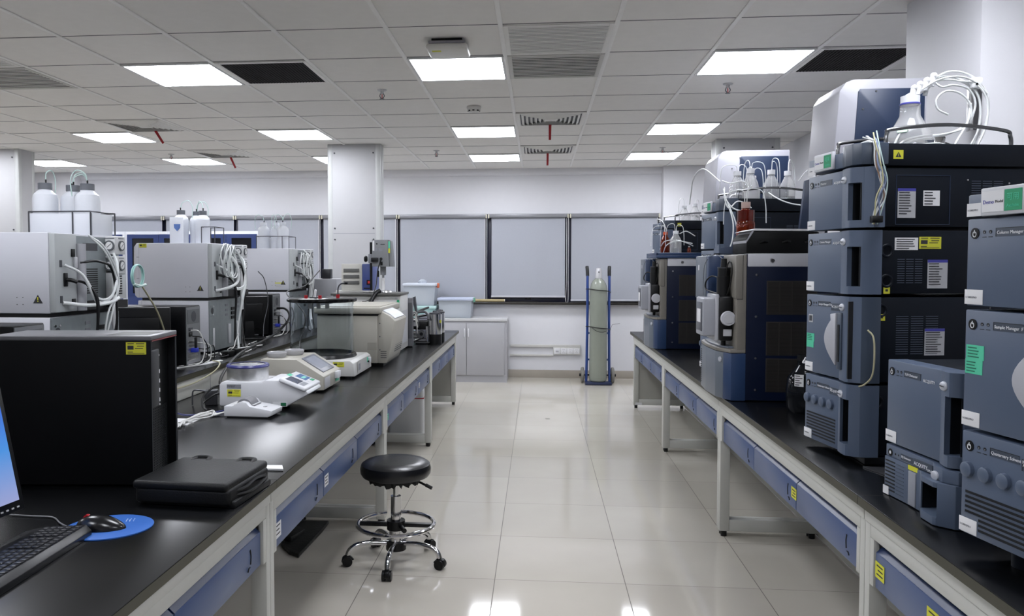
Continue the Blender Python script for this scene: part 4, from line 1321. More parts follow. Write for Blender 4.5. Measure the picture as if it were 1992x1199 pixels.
def chromatograph(lab, loc, back_label=None):
    """origin: bench level, corner nearest the camera on the aisle side; body runs to -x and +y"""
    t = thing('chromatograph', lab, 'laboratory instrument', loc, 0, 'white two tier chromatographs on the rear worktop')
    b = MB()
    b.box((-.44, 0, .012), (0, .56, .338), GCW, bev=.004)
    b.prism([(-.44, .012 + .10), (-.47, .10 + .012), (-.462, .338), (-.44, .338)], 'y', .0, .56, GCW, bev=.002)
    b.build('lower_cabinet', t)
    MB().box((-.44, .012, .338), (-.01, .55, .356), GAP).build('gap_seal', t)
    b = MB()
    b.box((-.47, 0, .356), (.0, .56, .704), GCW, bev=.004)
    b.build('upper_cabinet', t)
    MB().prism([(-.47, .356), (-.485, .37), (-.492, .5), (-.488, .68), (-.470, .704)], 'y', .005, .555, M('door_white', '#c2c3c8', .4), bev=.003).build('door', t)
    b = MB()
    for z in (.425, .48, .615):
        b.box((-.4695, -.0008, z - .001), (-.452, 0, z + .001), DGREY)
    b.box((-.4545, -.0006, .36), (-.4535, .0, .70), MGREY)
    for dx in (-.145, -.118):
        for z in (.395, .425):
            b.cyl((dx, 0, z), (dx, -.001, z), .0022, DGREY, n=8)
    b.build('panel_marks', t)
    b = MB()
    tri = [(-.072, .40), (-.028, .40), (-.05, .437)]
    b.prism(tri, 'y', -.001, 0, INK)
    b.box((-.052, -.0014, .413), (-.048, -.001, .427), YEL).box((-.052, -.0014, .406), (-.048, -.001, .410), YEL)
    b.build('warning_triangle', t)
    # aisle side of the upper cabinet: chamfer strip with sockets
    b = MB()
    b.box((.0, .004, .36), (.028, .165, .70), GCG, bev=.003)
    b.build('rear_column', t)
    b = MB()
    b.box((.028, .035, .555), (.031, .05, .585), DGREY).build('slot', t)
    MB().box((.028, .035, .40), (.031, .05, .43), DGREY).build('slot', t)
    b = MB()
    b.box((.028, .12, .60), (.034, .145, .635), BLACK, bev=.002).build('socket', t)
    MB().box((.028, .12, .385), (.034, .145, .415), BLACK, bev=.002).build('socket', t)
    b = MB()
    b.box((.028, .06, .47), (.036, .085, .53), BLACK, bev=.003).tube([(.036, .073, .50), (.055, .078, .498), (.07, .095, .49)], .009, BLACK)
    b.build('mains_plug', t)
    MB().box((.028, .135, .55), (.040, .155, .60), LGREY, bev=.003).build('connector', t)
    # recessed rear with fan grille
    b = MB()
    b.box((.0, .17, .358), (.012, .555, .695), GALV)
    b.cyl((.03, .19, .36), (.03, .19, .66), .024, M('pipe_grey', '#a2a3a8', .35), n=20)
    b.build('rear_panel', t)
    b = MB()
    slots(b, .012, .26, .36, .43, .55, 12)
    b.build('fan_grille', t)
    MB().box((.012, .20, .358), (.03, .40, .40), GAP).build('dark_gap', t)
    MB().box((.012, .24, .63), (.014, .36, .665), DGREY).build('rear_slot', t)
    b = MB()
    b.box((.012, .43, .40), (.055, .54, .60), PNEU, bev=.003)
    slots(b, .0555, .47, .50, .42, .54, 10)
    b.box((.0, .42, .36), (.06, .545, .395), GAP)
    b.box((.056, .40, .26), (.064, .445, .52), M('bracket_light', '#b9babb', .4), bev=.002)
    b.build('side_housing', t)
    for z in (.52, .615):
        b = MB()
        b.box((.008, .43, z), (.062, .53, z + .088), PNEU, bev=.006)
        b.build('pneumatic_module', t)
        for X in (T(.035, .4295, z + .042), T(.0625, .485, z + .042, rz=PI / 2)):
            g = MB()
            g.cyl((0, 0, 0), (0, -.006, 0), .025, M('gauge_ring', '#55585c', .3), n=28, X=X)
            g.cyl((0, -.006, 0), (0, -.0065, 0), .018, DIAL, n=28, X=X)
            g.box((-.014, -.0072, -.0012), (.014, -.0065, .0012), INK, X=X @ T(0, 0, 0, ry=-.7))
            g.box((-.024, -.001, .033), (.024, 0, .038), MGREY, X=X)
            g.build('gauge', t)
    # lower rear
    b = MB()
    b.box((.0, .004, .014), (.006, .555, .336), GALV)
    for (y, z) in ((.03, .30), (.065, .30), (.03, .245), (.065, .245)):
        b.cyl((.006, y, z), (.009, y, z), .006, CHROME, n=12)
    b.cyl((.006, .048, .272), (.0072, .048, .272), .02, DSTEEL, n=20)
    for k in range(3):
        b.box((.006, .26, .29 - k * .032), (.008, .30, .305 - k * .032), MGREY)
        b.box((.006, .36, .26 - k * .03), (.012, .42, .28 - k * .03), BLACK)
    for k in range(2):
        b.box((.006, .48, .30 - k * .03), (.008, .51, .318 - k * .03), MGREY)
    b.box((.006, .05, .04), (.012, .075, .16), LGREY, bev=.002).box((.006, .30, .04), (.014, .34, .17), LGREY, bev=.002).box((.006, .45, .07), (.012, .50, .18), LGREY, bev=.002)
    b.build('lower_rear', t)
    b = MB()
    for x in (-.40, -.06):
        for y in (.04, .5):
            b.cyl((x, y, 0), (x, y, .013), .02, BLACK, n=14)
    b.build('feet', t)
    return t
locs = [(-2.08, 3.23, .90), (-2.08, 4.88, .90), (-2.08, 6.53, .90)]
labs = ['white two tier chromatograph nearest the camera, above the big black tower', 'white two tier chromatograph in the middle with a yellow sticker on its panel', 'white two tier chromatograph farthest back, near the wall column']
g0 = chromatograph(labs[0], locs[0])
for l, lb in zip(locs[1:], labs[1:]):
    dup(g0, l, None, lb, 'white two tier chromatographs on the rear worktop')
gcs = [o for o in bpy.data.objects if o.name.startswith('chromatograph')]
b = MB(); yellow(b, T(-.425, -.0008, .688), .05, .026); b.build('sticker', [o for o in gcs if o['label'] == labs[1]][0])
b = MB(); b.box((-.12, -.001, .41), (-.06, -.0004, .418), YEL).box((-.115, -.001, .38), (-.065, -.0004, .405), LGREY); b.build('sticker', [o for o in gcs if o['label'] == labs[2]][0])

# carboys in wire racks on top
CBY = glass('carboy_white', '#eef1f6', .35, alpha=.93, trans=.12)
CBY2 = M('carboy_bright', '#d3d6dc', .4, var=.02)
CAPG = M('carboy_cap_grey', '#62656b', .5)
TUBEW = M('tubing_white', '#d5d8d8', .35)
TUBEC = M('tubing_mint', '#b9cfca', .3)
def carboy(loc, lab, r=.046, h=.22, grp='white plastic bottles on the chromatographs', tubes=1, capm=None, sq=False, seed=0):
    t = thing('solvent_bottle', lab, 'bottle', loc, R(seed * 37), grp)
    b = MB()
    if sq:
        b.box((-r, -r, 0), (r, r, h * .80), CBY2, bev=.018, seg=3).lathe([(r * .9, h * .78), (r * .5, h * .9), (.021, h * .92), (.021, h * .97), (0, h * .97)], CBY2)
    else:
        b.lathe([(0, 0), (r * .92, 0), (r, .006), (r, h * .70), (r * .93, h * .78), (r * .55, h * .86), (r * .48, h * .88), (r * .48, h * .93), (0, h * .93)], CBY2)
    b.build('body', t)
    b = MB()
    b.cyl((0, 0, h * .885), (0, 0, h), r * .56, capm or CAPG, n=28).cyl((.004, 0, h), (.004, 0, h + .018), .004, BLACK, n=10)
    b.build('cap', t)
    rr = random.Random(seed)
    for k in range(tubes):
        a = rr.uniform(0, 6.28)
        b = MB()
        b.tube([(.004, 0, h + .01), (.01 * math.cos(a), .01 * math.sin(a), h + .05), (.05 * math.cos(a), .05 * math.sin(a), h + .065 + .01 * k), (.075 * math.cos(a), .075 * math.sin(a), h + .02), (.07 * math.cos(a), .07 * math.sin(a), h - .06)], .0028, TUBEC, n=6)
        b.build('tubing', t)
    return t
GR = 'white plastic bottles on the chromatographs'
carboy((-2.385, 3.69, 1.606), 'leftmost white carboy on the nearest chromatograph', r=.057, h=.255, seed=1)
carboy((-2.285, 3.76, 1.606), 'second carboy from the left on the nearest chromatograph', r=.057, h=.25, seed=2)
carboy((-2.175, 3.70, 1.606), 'rightmost white carboy on the nearest chromatograph', r=.057, h=.25, seed=3)
carboy((-2.335, 3.84, 1.606), 'slim carboy with yellow label squeezed between the left two on the nearest chromatograph', r=.03, h=.25, seed=5)
b = MB()
for z in (.115,):
    b.tube([(-.17, -.10, z), (.14, -.10, z + .0), (.15, .10, z), (-.17, .10, z), (-.17, -.10, z)], .004, DSTEEL, n=6, smooth=False)
for (x, y) in ((-.17, -.10), (.05, -.10), (.14, -.10), (.15, .10), (-.17, .10)):
    b.tube([(x, y, 0), (x, y, .115)], .0035, DSTEEL, n=6)
t = thing('bottle_rack', 'wire rack with pale tray holding the carboys on the nearest chromatograph', 'rack', (-2.255, 3.72, 1.604), 0, 'wire bottle racks on the chromatographs')
b.build('wire_frame', t)
MB().box((-.168, -.097, 0), (.138, -.093, .108), CBY2, bev=.001).build('front_sheet', t)
MB().box((.138, -.09, 0), (.142, .09, .108), CBY2, bev=.001).build('side_sheet', t)
carboy((-2.375, 5.15, 1.604), 'white carboy at the left on the middle chromatograph', r=.048, h=.225, seed=7)
carboy((-2.29, 5.20, 1.604), 'white carboy in the centre on the middle chromatograph', r=.042, h=.22, seed=8)
carboy((-2.22, 5.14, 1.604), 'white carboy at the right on the middle chromatograph', r=.046, h=.22, seed=9)
b = MB()
b.box((-2.425, 5.086, 1.604), (-2.33, 5.092, 1.78), CBY2, bev=.002)
b.prism([(-2.395, 1.735), (-2.35, 1.735), (-2.352, 1.71), (-2.373, 1.688), (-2.393, 1.71)], 'y', 5.084, 5.086, M('shield_blue', '#5a78b4', .5))
tag(b.build('display_card'), 'white card with a blue shield shape standing before the middle carboys', 'card')
t = thing('bottle_rack', 'thin wire rack at the aisle end of the middle chromatograph top', 'rack', (-2.15, 5.14, 1.604), 0, 'wire bottle racks on the chromatographs')
b = MB()
b.tube([(-.05, -.07, .11), (.04, -.07, .11), (.04, .08, .11), (-.05, .08, .11), (-.05, -.07, .11)], .003, DSTEEL, n=6, smooth=False)
for (x, y) in ((-.05, -.07), (.04, -.07), (.04, .08), (-.05, .08)):
    b.tube([(x, y, 0), (x, y, .11)], .003, DSTEEL, n=6)
b.build('wire_frame', t)
carboy((-2.405, 6.85, 1.604), 'square shouldered white bottle at the left on the farthest chromatograph', r=.05, h=.235, seed=11, capm=CBY2)
carboy((-2.30, 6.88, 1.604), 'square shouldered white bottle in the centre on the farthest chromatograph', r=.05, h=.235, seed=12, capm=CBY2)
carboy((-2.225, 6.83, 1.604), 'square shouldered white bottle at the right on the farthest chromatograph', r=.05, h=.235, seed=13, capm=CBY2, tubes=2)
t = thing('bottle_rack', 'thin wire rack around the bottles on the farthest chromatograph', 'rack', (-2.29, 6.85, 1.604), 0, 'wire bottle racks on the chromatographs')
b = MB()
b.tube([(-.15, -.09, .11), (.14, -.09, .11), (.14, .10, .11), (-.15, .10, .11), (-.15, -.09, .11)], .003, DSTEEL, n=6, smooth=False)
for (x, y) in ((-.15, -.09), (.08, -.09), (.14, -.09), (.14, .10), (-.15, .10)):
    b.tube([(x, y, 0), (x, y, .11)], .003, DSTEEL, n=6)
b.build('wire_frame', t)
# two small glass bottles at the far left
GLS = glass('bottle_glass', '#f2f6f8', .02, ior=1.3)
def glassbottle(loc, lab, r=.043, h=.21, liquid=None, capm=WHITE, grp=None, name='reagent_bottle', tubes=0, seed=0, lev=.5, lab_=False, gl=None):
    t = thing(name, lab, 'bottle', loc, R(seed * 41), grp)
    g = gl or GLS
    pr = [(0, 0), (r * .95, 0), (r, .005), (r, h * .56), (r * .9, h * .66), (r * .5, h * .82), (r * .42, h * .86), (r * .42, h * .93)]
    inn = [(r * .42 - .003, h * .93), (r * .42 - .003, h * .86), (r * .5 - .003, h * .82), (r * .9 - .003, h * .66), (r - .003, h * .56), (r - .003, .006), (0, .004)]
    MB().lathe(pr + inn, g, n=32).build('glass', t)
    if liquid is not None:
        z = h * .56 * lev
        MB().lathe([(0, .0045), (r - .0036, .0065), (r - .0036, z), (0, z)], liquid, n=32).build('liquid', t)
    MB().cyl((0, 0, h * .88), (0, 0, h), r * .48, capm, n=24).build('cap', t)
    if lab_:
        MB().lathe([(r + .0006, h * .15), (r + .0006, h * .48)], PAPER, n=24).build('paper_label', t)
    rr = random.Random(seed + 5)
    for k in range(tubes):
        a = rr.uniform(0, 6.28)
        d = rr.uniform(.05, .10)
        u = rr.uniform(.03, .07)
        ca, sa = math.cos(a), math.sin(a)
        MB().tube([(.006 * ca, .006 * sa, h * .3), (.006 * ca, .006 * sa, h), (.02 * ca, .02 * sa, h + u), (d * ca, d * sa, h + u * .8), (d * 1.25 * ca, d * 1.25 * sa, h - .02), (d * 1.3 * ca, d * 1.3 * sa, h - .12)], .0024, TUBEW, n=6).build('tubing', t)
    return t
WAT = glass('water', '#e9f2f4', .0, ior=1.33)
glassbottle((-2.43, 3.33, 1.604), 'clear conical bottle with grey cap at the left edge of the view', r=.035, h=.075, capm=CAPG, grp='small bottles at the far left')
glassbottle((-2.50, 3.36, 1.604), 'smaller grey capped bottle cut by the left edge of the view', r=.03, h=.055, capm=CAPG, grp='small bottles at the far left')
# computers standing in front of the chromatographs
def rear_pc(lab, loc, w_=.19, d_=.43, h_=.335):
    t = thing('computer', lab, 'computer', loc, 0, 'computers on the rear worktop')
    b = MB()
    b.box((-d_, 0, .006), (-.004, w_, h_), M('pc_black', '#050608', .3, spec=.25), bev=.004)
    b.build('case', t)
    b = MB()
    b.box((-.004, .006, .012), (.0, w_ - .006, h_ - .006), M('pc_back_steel', '#8d8f92', .35, metal=.6))
    b.box((.0, .02, h_ - .10), (.002, w_ - .02, h_ - .02), M('psu_steel', '#6f7174', .4, metal=.5))
    b.cyl((.002, w_ * .5, h_ - .06), (.003, w_ * .5, h_ - .06), .03, DGREY, n=24)
    b.build('back_plate', t)
    b = MB()
    for k in range(6):
        b.box((0, .02, .03 + k * .020), (.003, w_ - .05, .042 + k * .020), STEEL, bev=.001)
    b.box((0, .03, .165), (.006, .07, .19), BLACK, bev=.002).box((0, .03, .198), (.006, .075, .215), DGREY, bev=.002)
    b.build('ports', t)
    MB().box((0, .05, .075), (.035, .085, .10), M('vga_blue', '#2233aa', .4), bev=.004).box((.02, .055, .09), (.03, .08, .16), BLACK, bev=.004).build('blue_plug', t)
    for k in range(4):
        rr = random.Random(k)
        MB().tube([(.003, .05 + .02 * k, .20 - .035 * k), (.05, .06 + .03 * k, .19 - .035 * k), (.07, .08 + .04 * k, .10), (.06, .05 + .06 * k, .02), (.02, -.05 + .07 * k, .008), (-.03, -.09 + .03 * k, .007)], .0035, BLACK if k % 2 else WC, n=6).build('cable', t)
    MB().box((-d_ + .02, .02, 0), (-.03, w_ - .02, .007), BLACK).build('feet', t)
    return t
p0 = rear_pc('black computer with open back panel of ports before the middle chromatograph', (-1.935, 4.24, .90))
dup(p0, (-2.075, 6.10, .90), None, 'black computer with ports facing the aisle before the farthest chromatograph', 'computers on the rear worktop')
dup(p0, (-1.945, 2.80, .90), None, 'black computer mostly hidden behind the big tower at left', 'computers on the rear worktop')
t = flat_monitor('monitor', 'black back of a monitor standing beside the computer before the middle chromatograph', (-2.17, 4.10, .90), R(180 + 16), .40, .31, R(4), False, z0=.03)
m2 = flat_monitor('monitor', 'black tilted monitor seen from behind before the farthest chromatograph', (-2.23, 5.98, .90), R(180 + 30), .30, .30, R(8), False, z0=.03)
b = MB(); b.box((-.075, 0, .02), (-.045, .02, .30), MGREY, bev=.004); b.build('side_rail', m2)
# block, box and black relay above the rear corner by the column
t = thing('grey_box', 'light grey box with a black relay on top beside the farthest chromatograph', 'box', (-1.98, 6.98, .90))
MB().box((-.05, .05, 0), (.18, .45, .44), M('pale_box_grey', '#9fa0a5', .45), bev=.004).build('box', t)
MB().box((.03, .10, .441), (.11, .18, .53), M('relay_black', '#15161c', .35), bev=.006).build('relay', t)
# cables at the backs: white tubes, black mains leads
def back_cables(dy, n, tagname, seed, grp):
    rr = random.Random(seed)
    for k in range(n):
        x = -2.08 + .03
        y = 3.27 + dy
        pat = k % 4
        j = lambda s_: rr.uniform(-s_, s_)
        if pat == 0:
            pts = [(x + .005, y + .02, 1.465), (x + .05, y + .10 + j(.02), 1.42), (x + .07, y + .17, 1.30 + j(.02)), (x + .09, y + .26, 1.33), (x + .06, y + .36, 1.44 + j(.03)), (x + .03, y + .38, 1.52)]
            m, r_ = TUBEW, .0055
        elif pat == 1:
            pts = [(x + .02, y + .20 + j(.03), 1.60), (x + .07, y + .24, 1.52 + j(.02)), (x + .08, y + .32 + j(.02), 1.38), (x + .09, y + .24 + j(.03), 1.24), (x + .07, y + .20, 1.05), (x + .10, y + .16 + j(.04), .915)]
            m, r_ = TUBEW, .0045
        elif pat == 2:
            pts = [(x + .01, y + .04, 1.40), (x + .05, y + .11, 1.38), (x + .08, y + .15 + j(.01), 1.30), (x + .075, y + .14, 1.10), (x + .08, y + .12 + j(.03), .93), (x + .12, y + .05, .905)]
            m, r_ = BLACK, .006
        else:
            pts = [(x + .01, y + .13, 1.475), (x + .06, y + .20, 1.48), (x + .07, y + .30 + j(.01), 1.43), (x + .08, y + .31, 1.22 + j(.04)), (x + .07, y + .28, 1.08), (x + .11, y + .18 + j(.05), .93), (x + .16, y + .12, .906)]
            m, r_ = BLACK, .0055
        cable(pts, r_, m, '%s behind the %s chromatograph' % ('white tube looping' if m is TUBEW else 'black lead hanging', tagname), '%s behind the %s chromatograph' % ('white tubes' if m is TUBEW else 'black leads', tagname), name='tubing' if m is TUBEW else 'cable', cat='tubing' if m is TUBEW else 'cable')
back_cables(0, 9, 'nearest', 1, 'a')
back_cables(1.65, 8, 'middle', 2, 'b')
back_cables(3.30, 6, 'farthest', 3, 'c')
# thick white hose stub and coils
cable([(-2.05, 3.28, 1.30), (-1.99, 3.38, 1.285), (-1.96, 3.50, 1.292), (-1.96, 3.58, 1.31)], .0085, TUBEW, 'thick white hose stub sticking out level behind the nearest chromatograph', name='hose', cat='hose')
cable([(-2.05, 4.93, 1.30), (-1.98, 4.98, 1.32), (-1.95, 5.05, 1.36), (-1.95, 5.05, 1.45), (-1.98, 5.02, 1.52)], .0095, TUBEW, 'thick white hose curving up behind the middle chromatograph', name='hose', cat='hose')
for (cx2, cy2, cz2, lab, n_) in ((-2.0, 4.99, 1.50, 'coil of white tubing hanging behind the middle chromatograph', 6), (-2.0, 6.70, 1.47, 'coil of white tubing hanging behind the farthest chromatograph', 6)):
    b = MB()
    rr = random.Random(n_ + int(cy2))
    for k in range(n_):
        pts = []
        ph = rr.uniform(0, 6)
        for q in range(12):
            a = 2 * PI * q / 12
            pts.append((cx2 + .012 * k - .02 + .01 * math.sin(a * 2 + ph), cy2 + (.055 + .006 * rr.random()) * math.cos(a) + .004 * k, cz2 + (.095 + .012 * rr.random()) * math.sin(a) - .004 * k))
        b.tube(pts, .004, TUBEW, n=6, sub=3, closed=True)
    tag(b.build('tubing_coil'), lab, 'tubing')
b = MB()
for k in range(2):
    b.tube([(-1.985 + .006 * k, 3.80 + .055 * math.cos(2 * PI * q / 10) + .005 * k, 1.41 + .055 * math.sin(2 * PI * q / 10)) for q in range(10)], .004, M('mint_tube', '#9fc9c4', .3), n=6, sub=3, closed=True)
b.tube([(-1.98, 3.76, 1.37), (-1.98, 3.82, 1.36), (-1.975, 3.87, 1.365)], .007, TUBEC)
tag(b.build('tubing_coil'), 'small mint coil of tubing beside the gauges of the nearest chromatograph', 'tubing')
cable([(-1.98, 3.84, 1.36), (-1.98, 4.0, 1.22), (-1.99, 4.14, 1.05), (-1.98, 4.2, .99)], .0045, M('cream_tube'), 'cream tube slanting down from the mint coil', name='tubing', cat='tubing')
# tangle and adapters lying on the rear worktop
rr = random.Random(9)
for k in range(14):
    y0 = 4.45 + rr.uniform(-.1, .9)
    pts = []
    x, y = -1.95 + rr.uniform(-.04, .06), y0
    for q in range(5):
        pts.append((x, y, .906 + rr.uniform(0, .02)))
        x = min(-1.84, max(-2.03, x + rr.uniform(-.06, .06)))
        y += rr.uniform(.03, .12)
    cable(pts, .0035, BLACK if k % 2 else WC, ('black' if k % 2 else 'white') + ' lead in the tangle on the raised rear worktop', ('black' if k % 2 else 'white') + ' leads in the tangle on the rear worktop')
t = thing('power_strip', 'black power adapters among the cables on the rear worktop', 'adapter', (-1.90, 4.80, .90), R(80))
MB().box((-.08, -.025, 0), (.0, .025, .035), BLACK, bev=.004).build('adapter', t)
MB().box((.01, -.025, 0), (.08, .03, .04), BLACK, bev=.004).build('adapter', t)
cable([(-1.93, 5.0, 1.02), (-1.92, 4.92, .98), (-1.90, 4.85, .955), (-1.90, 4.8, .94)], .003, WC, 'white lead rising from the black power adapters')
cable([(-1.975, 5.50, 1.42), (-1.965, 5.60, 1.36), (-1.96, 5.66, 1.2), (-1.97, 5.6, 1.05), (-1.96, 5.55, .95)], .003, DGREY, 'thin grey lead hanging beside the gauges of the middle chromatograph')
cable([(-1.93, 6.95, 1.42), (-1.87, 6.3, 1.30), (-1.80, 5.6, 1.27), (-1.60, 5.2, 1.20), (-1.5, 5.05, 1.12), (-1.45, 4.76, .98), (-1.40, 4.70, .90)], .0045, BLACK, 'black lead draped down in front of the clear cylinder chamber')
# ================================================================ right bench: stacked liquid chromatography modules
SLATE = M('slate_panel', '#505c70', .38, var=.02)
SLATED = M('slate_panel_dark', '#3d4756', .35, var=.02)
NAVY = M('navy_case', '#0a1019', .5, var=.05, spec=.18)
NAVYL = M('navy_panel', '#1b2a44', .4, var=.04)
DARKIN = M('dark_recess', '#090c12', .45)
BADGE = M('badge_silver', '#b9bcc4', .3, metal=.3)
LOGO = M('logo_white', '#d9dbe0', .5)
NAME = M('name_plate', '#3e4653', .4)

def lcmod(lab, org, rz, z, h, kind, title, tagtext='LC0802PRO', w_=.34, d_=.66, fw=.238, extra=None, frontcurve=.014, wide=0.0, acq='ACQUITY', green=False):
    t = thing('chromatography_module', lab, 'laboratory instrument', (org[0], org[1], z), rz, 'stacked slate blue chromatography modules')
    # body behind the front
    b = MB()
    b.box((.006, .06, .004), (w_ - .004, d_, h - .003), NAVY, bev=.004)
    b.build('case', t)
    # flat panel
    b = MB()
    b.box((0, 0, .003), (fw, .06, h - .003), SLATE, bev=.003)
    b.build('front_panel', t)
    # curved handle cover with a recessed slot
    def yf(x):
        u = (x - fw) / (w_ - fw)
        return -.004 - frontcurve * math.sin(min(1, u * 1.25) * PI * .55) + (.030 * max(0, u - .72) ** 1.3 / .18 if u > .72 else 0)
    def seg(b, xa, xb, z0, z1, mat=SLATE, back=.06, n=8, push=0, bev=0):
        pts = [(xa + (xb - xa) * k / n, yf(xa + (xb - xa) * k / n) + push) for k in range(n + 1)]
        b.prism(pts + [(xb, back), (xa, back)], 'z', z0, z1, mat)
    b = MB()
    z0, z1 = .002, h - .002
    ends = w_ + wide
    def yedge():
        return [(w_, yf(w_)), (w_ + .012 + wide, .035), (w_ + .014 + wide, .075), (w_ - .004, .075)]
    if kind in ('oven', 'detector', 'pump'):
        sx0, sx1 = (.298, .336) if kind != 'pump' else (.262, .318)
        zz0, zz1 = h * .13, h * .74
        if kind == 'pump':
            zz0, zz1 = h * .16, h * .78
        seg(b, fw + .001, sx0, z0, z1)
        seg(b, sx1, w_, z0, z1, n=3)
        seg(b, sx0, sx1, z0, zz0)
        seg(b, sx0, sx1, zz1, z1)
        b.prism([(w_, yf(w_)), (w_ + .010 + wide, .038), (w_ + .012 + wide, .075), (w_, .075)], 'z', z0, z1, SLATE)
        b.box((sx0, .032, zz0), (sx1, .06, zz1), DARKIN)
        b.box((sx0 - .0005, .0, zz0 + .001), (sx0 + .0008, .033, zz1 - .001), DARKIN).box((sx1 - .0008, .004, zz0 + .001), (sx1 + .0005, .033, zz1 - .001), DARKIN)
    else:
        seg(b, fw + .001, w_, z0, z1, mat=SLATE)
        b.prism([(w_, yf(w_)), (w_ + .010 + wide, .038), (w_ + .012 + wide, .075), (w_, .075)], 'z', z0, z1, SLATED)
    b.build('handle_cover', t)
    # power mark, lamps, name plate, badge
    b = MB()
    zt = h - .036
    b.cyl((.024, 0, zt), (.024, -.0015, zt), .0125, BLACK, n=28)
    b.tube([(.024 + .005 * math.cos(a_), -.002, zt - .002 + .006 * math.sin(a_)) for a_ in [PI * .35 - k * 2 * PI * .87 / 9 for k in range(10)]], .0012, LOGO, n=5)
    b.box((.0232, -.0026, zt), (.0248, -.0016, zt + .008), LOGO)
    b.build('power_button', t)
    b = MB()
    for x in (.052, .070):
        b.cyl((x, 0, zt + .002), (x, -.001, zt + .002), .004, DARKIN, n=14).cyl((x + .001, -.001, zt + .001), (x + .001, -.0015, zt + .001), .0018, MGREY, n=8)
        b.box((x - .006, -.0006, zt - .010), (x + .006, 0, zt - .0085), DARKIN)
    b.build('status_lamps', t)
    b = MB()
    b.box((.086, -.0012, zt - .009), (.168 if kind in ('sampler', 'pump', 'sample_organizer') else .165, 0, zt + .009), NAME)
    b.box((.086, -.0016, zt + .0085), (.168, -.0010, zt + .0098), DARKIN).box((.086, -.0016, zt - .009), (.0872, -.0010, zt + .0098), DARKIN)
    b.text(title, .0105, LOGO, T(.0895, -.0016, zt - .004) @ FRONT)
    b.build('name_plate', t)
    b = MB()
    if kind in ('sampler', 'pump') or green:
        b.box((.175, -.0012, zt - .020), (fw - .002, 0, zt + .006), NAME)
        b.box((.175, -.0016, zt - .020), (.1762, -.001, zt + .006), DARKIN)
    b.text(acq, .0122, LOGO, T(.178, -.0016, zt - .010) @ FRONT, ext=.0005)
    b.build('logo', t)
    b = MB()
    bx = fw + .032
    X = Matrix.Translation((bx, yf(bx) - .001, zt - .004)) @ Matrix.Rotation(PI / 2, 4, 'X')
    b.lathe([(0, 0), (.015, 0), (.014, .004), (.010, .006), (0, .0065)], BADGE, n=28, sx=1.1, sy=.85, X=X)
    b.text('Waters', .0062, DGREY, T(bx - .0105, yf(bx) - .0080, zt - .006) @ FRONT)
    b.build('badge', t)
    # white inventory tag at lower far corner (no code square)
    b = MB()
    b.box((-.003, -.0015, .006), (.052, 0, .040), PAPER, bev=.0005)
    b.text(tagtext, .0066, MGREY, T(.001, -.0018, .020) @ FRONT)
    b.build('inventory_tag', t, 'white inventory sticker')
    if kind == 'pump':
        for k in range(4):
            x = .022 + k * .054
            kb = MB()
            kb.cyl((x, .0, h * .63), (x, -.009, h * .63), .0180, SLATE, r1=.0170, n=32).cyl((x, -.009, h * .63), (x, -.0105, h * .63), .0168, SLATE, r1=.0145, n=32)
            kb.build('knob', t)
        b = MB()
        for k in range(8):
            zz = h * .415 - k * .0115
            b.box((.014 if zz > .045 else .056, -.0008, zz - .0028), (.214, .0, zz + .0028), DARKIN)
            b.box((.014 if zz > .045 else .056, -.0022, zz - .0042), (.214, 0, zz - .0030), SLATE)
        b.build('vent_slots', t)
    if kind == 'sampler':
        b = MB()
        pts = [(.236, h * .79)] + [(.236 - .075 * math.sin(PI * q / 14), h * (.79 - .62 * q / 14)) for q in range(1, 14)] + [(.236, h * .17)]
        pts[1] = (.200, h * .775)
        b.prism(pts, 'y', -.020, -.003, M('crescent_silver', '#b5b6bd', .28, metal=.2), bev=.003)
        b.build('crescent_window', t)
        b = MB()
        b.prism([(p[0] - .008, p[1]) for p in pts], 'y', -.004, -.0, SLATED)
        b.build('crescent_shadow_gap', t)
        b = MB()
        b.box((.243, -.019, h * .13), (.272, -.006, h * .80), SLATED, bev=.004)
        b.box((.252, -.0215, h * .22), (.264, -.016, h * .66), DARKIN, bev=.005, ax=1)
        b.box((.318, -.022, h * .05), (.324, -.004, h * .94), DARKIN)
        b.build('door_slot', t)
        if green:
            b = MB()
            b.box((.006, -.001, h * .58), (.060, 0, h * .70), GRNS).box((.004, -.0008, h * .46), (.056, 0, h * .58), GRNS)
            lines(b, T(.033, -.001, h * .64), .05, h * .11, 4, m=M('green_ink', '#1d6b56', .6), seed=3)
            lines(b, T(.030, -.001, h * .52), .05, h * .11, 4, m=M('green_ink'), seed=4)
            b.build('calibration_sticker', t, 'mint green calibration sticker')
    if extra:
        extra(t, w_, h)
    return t

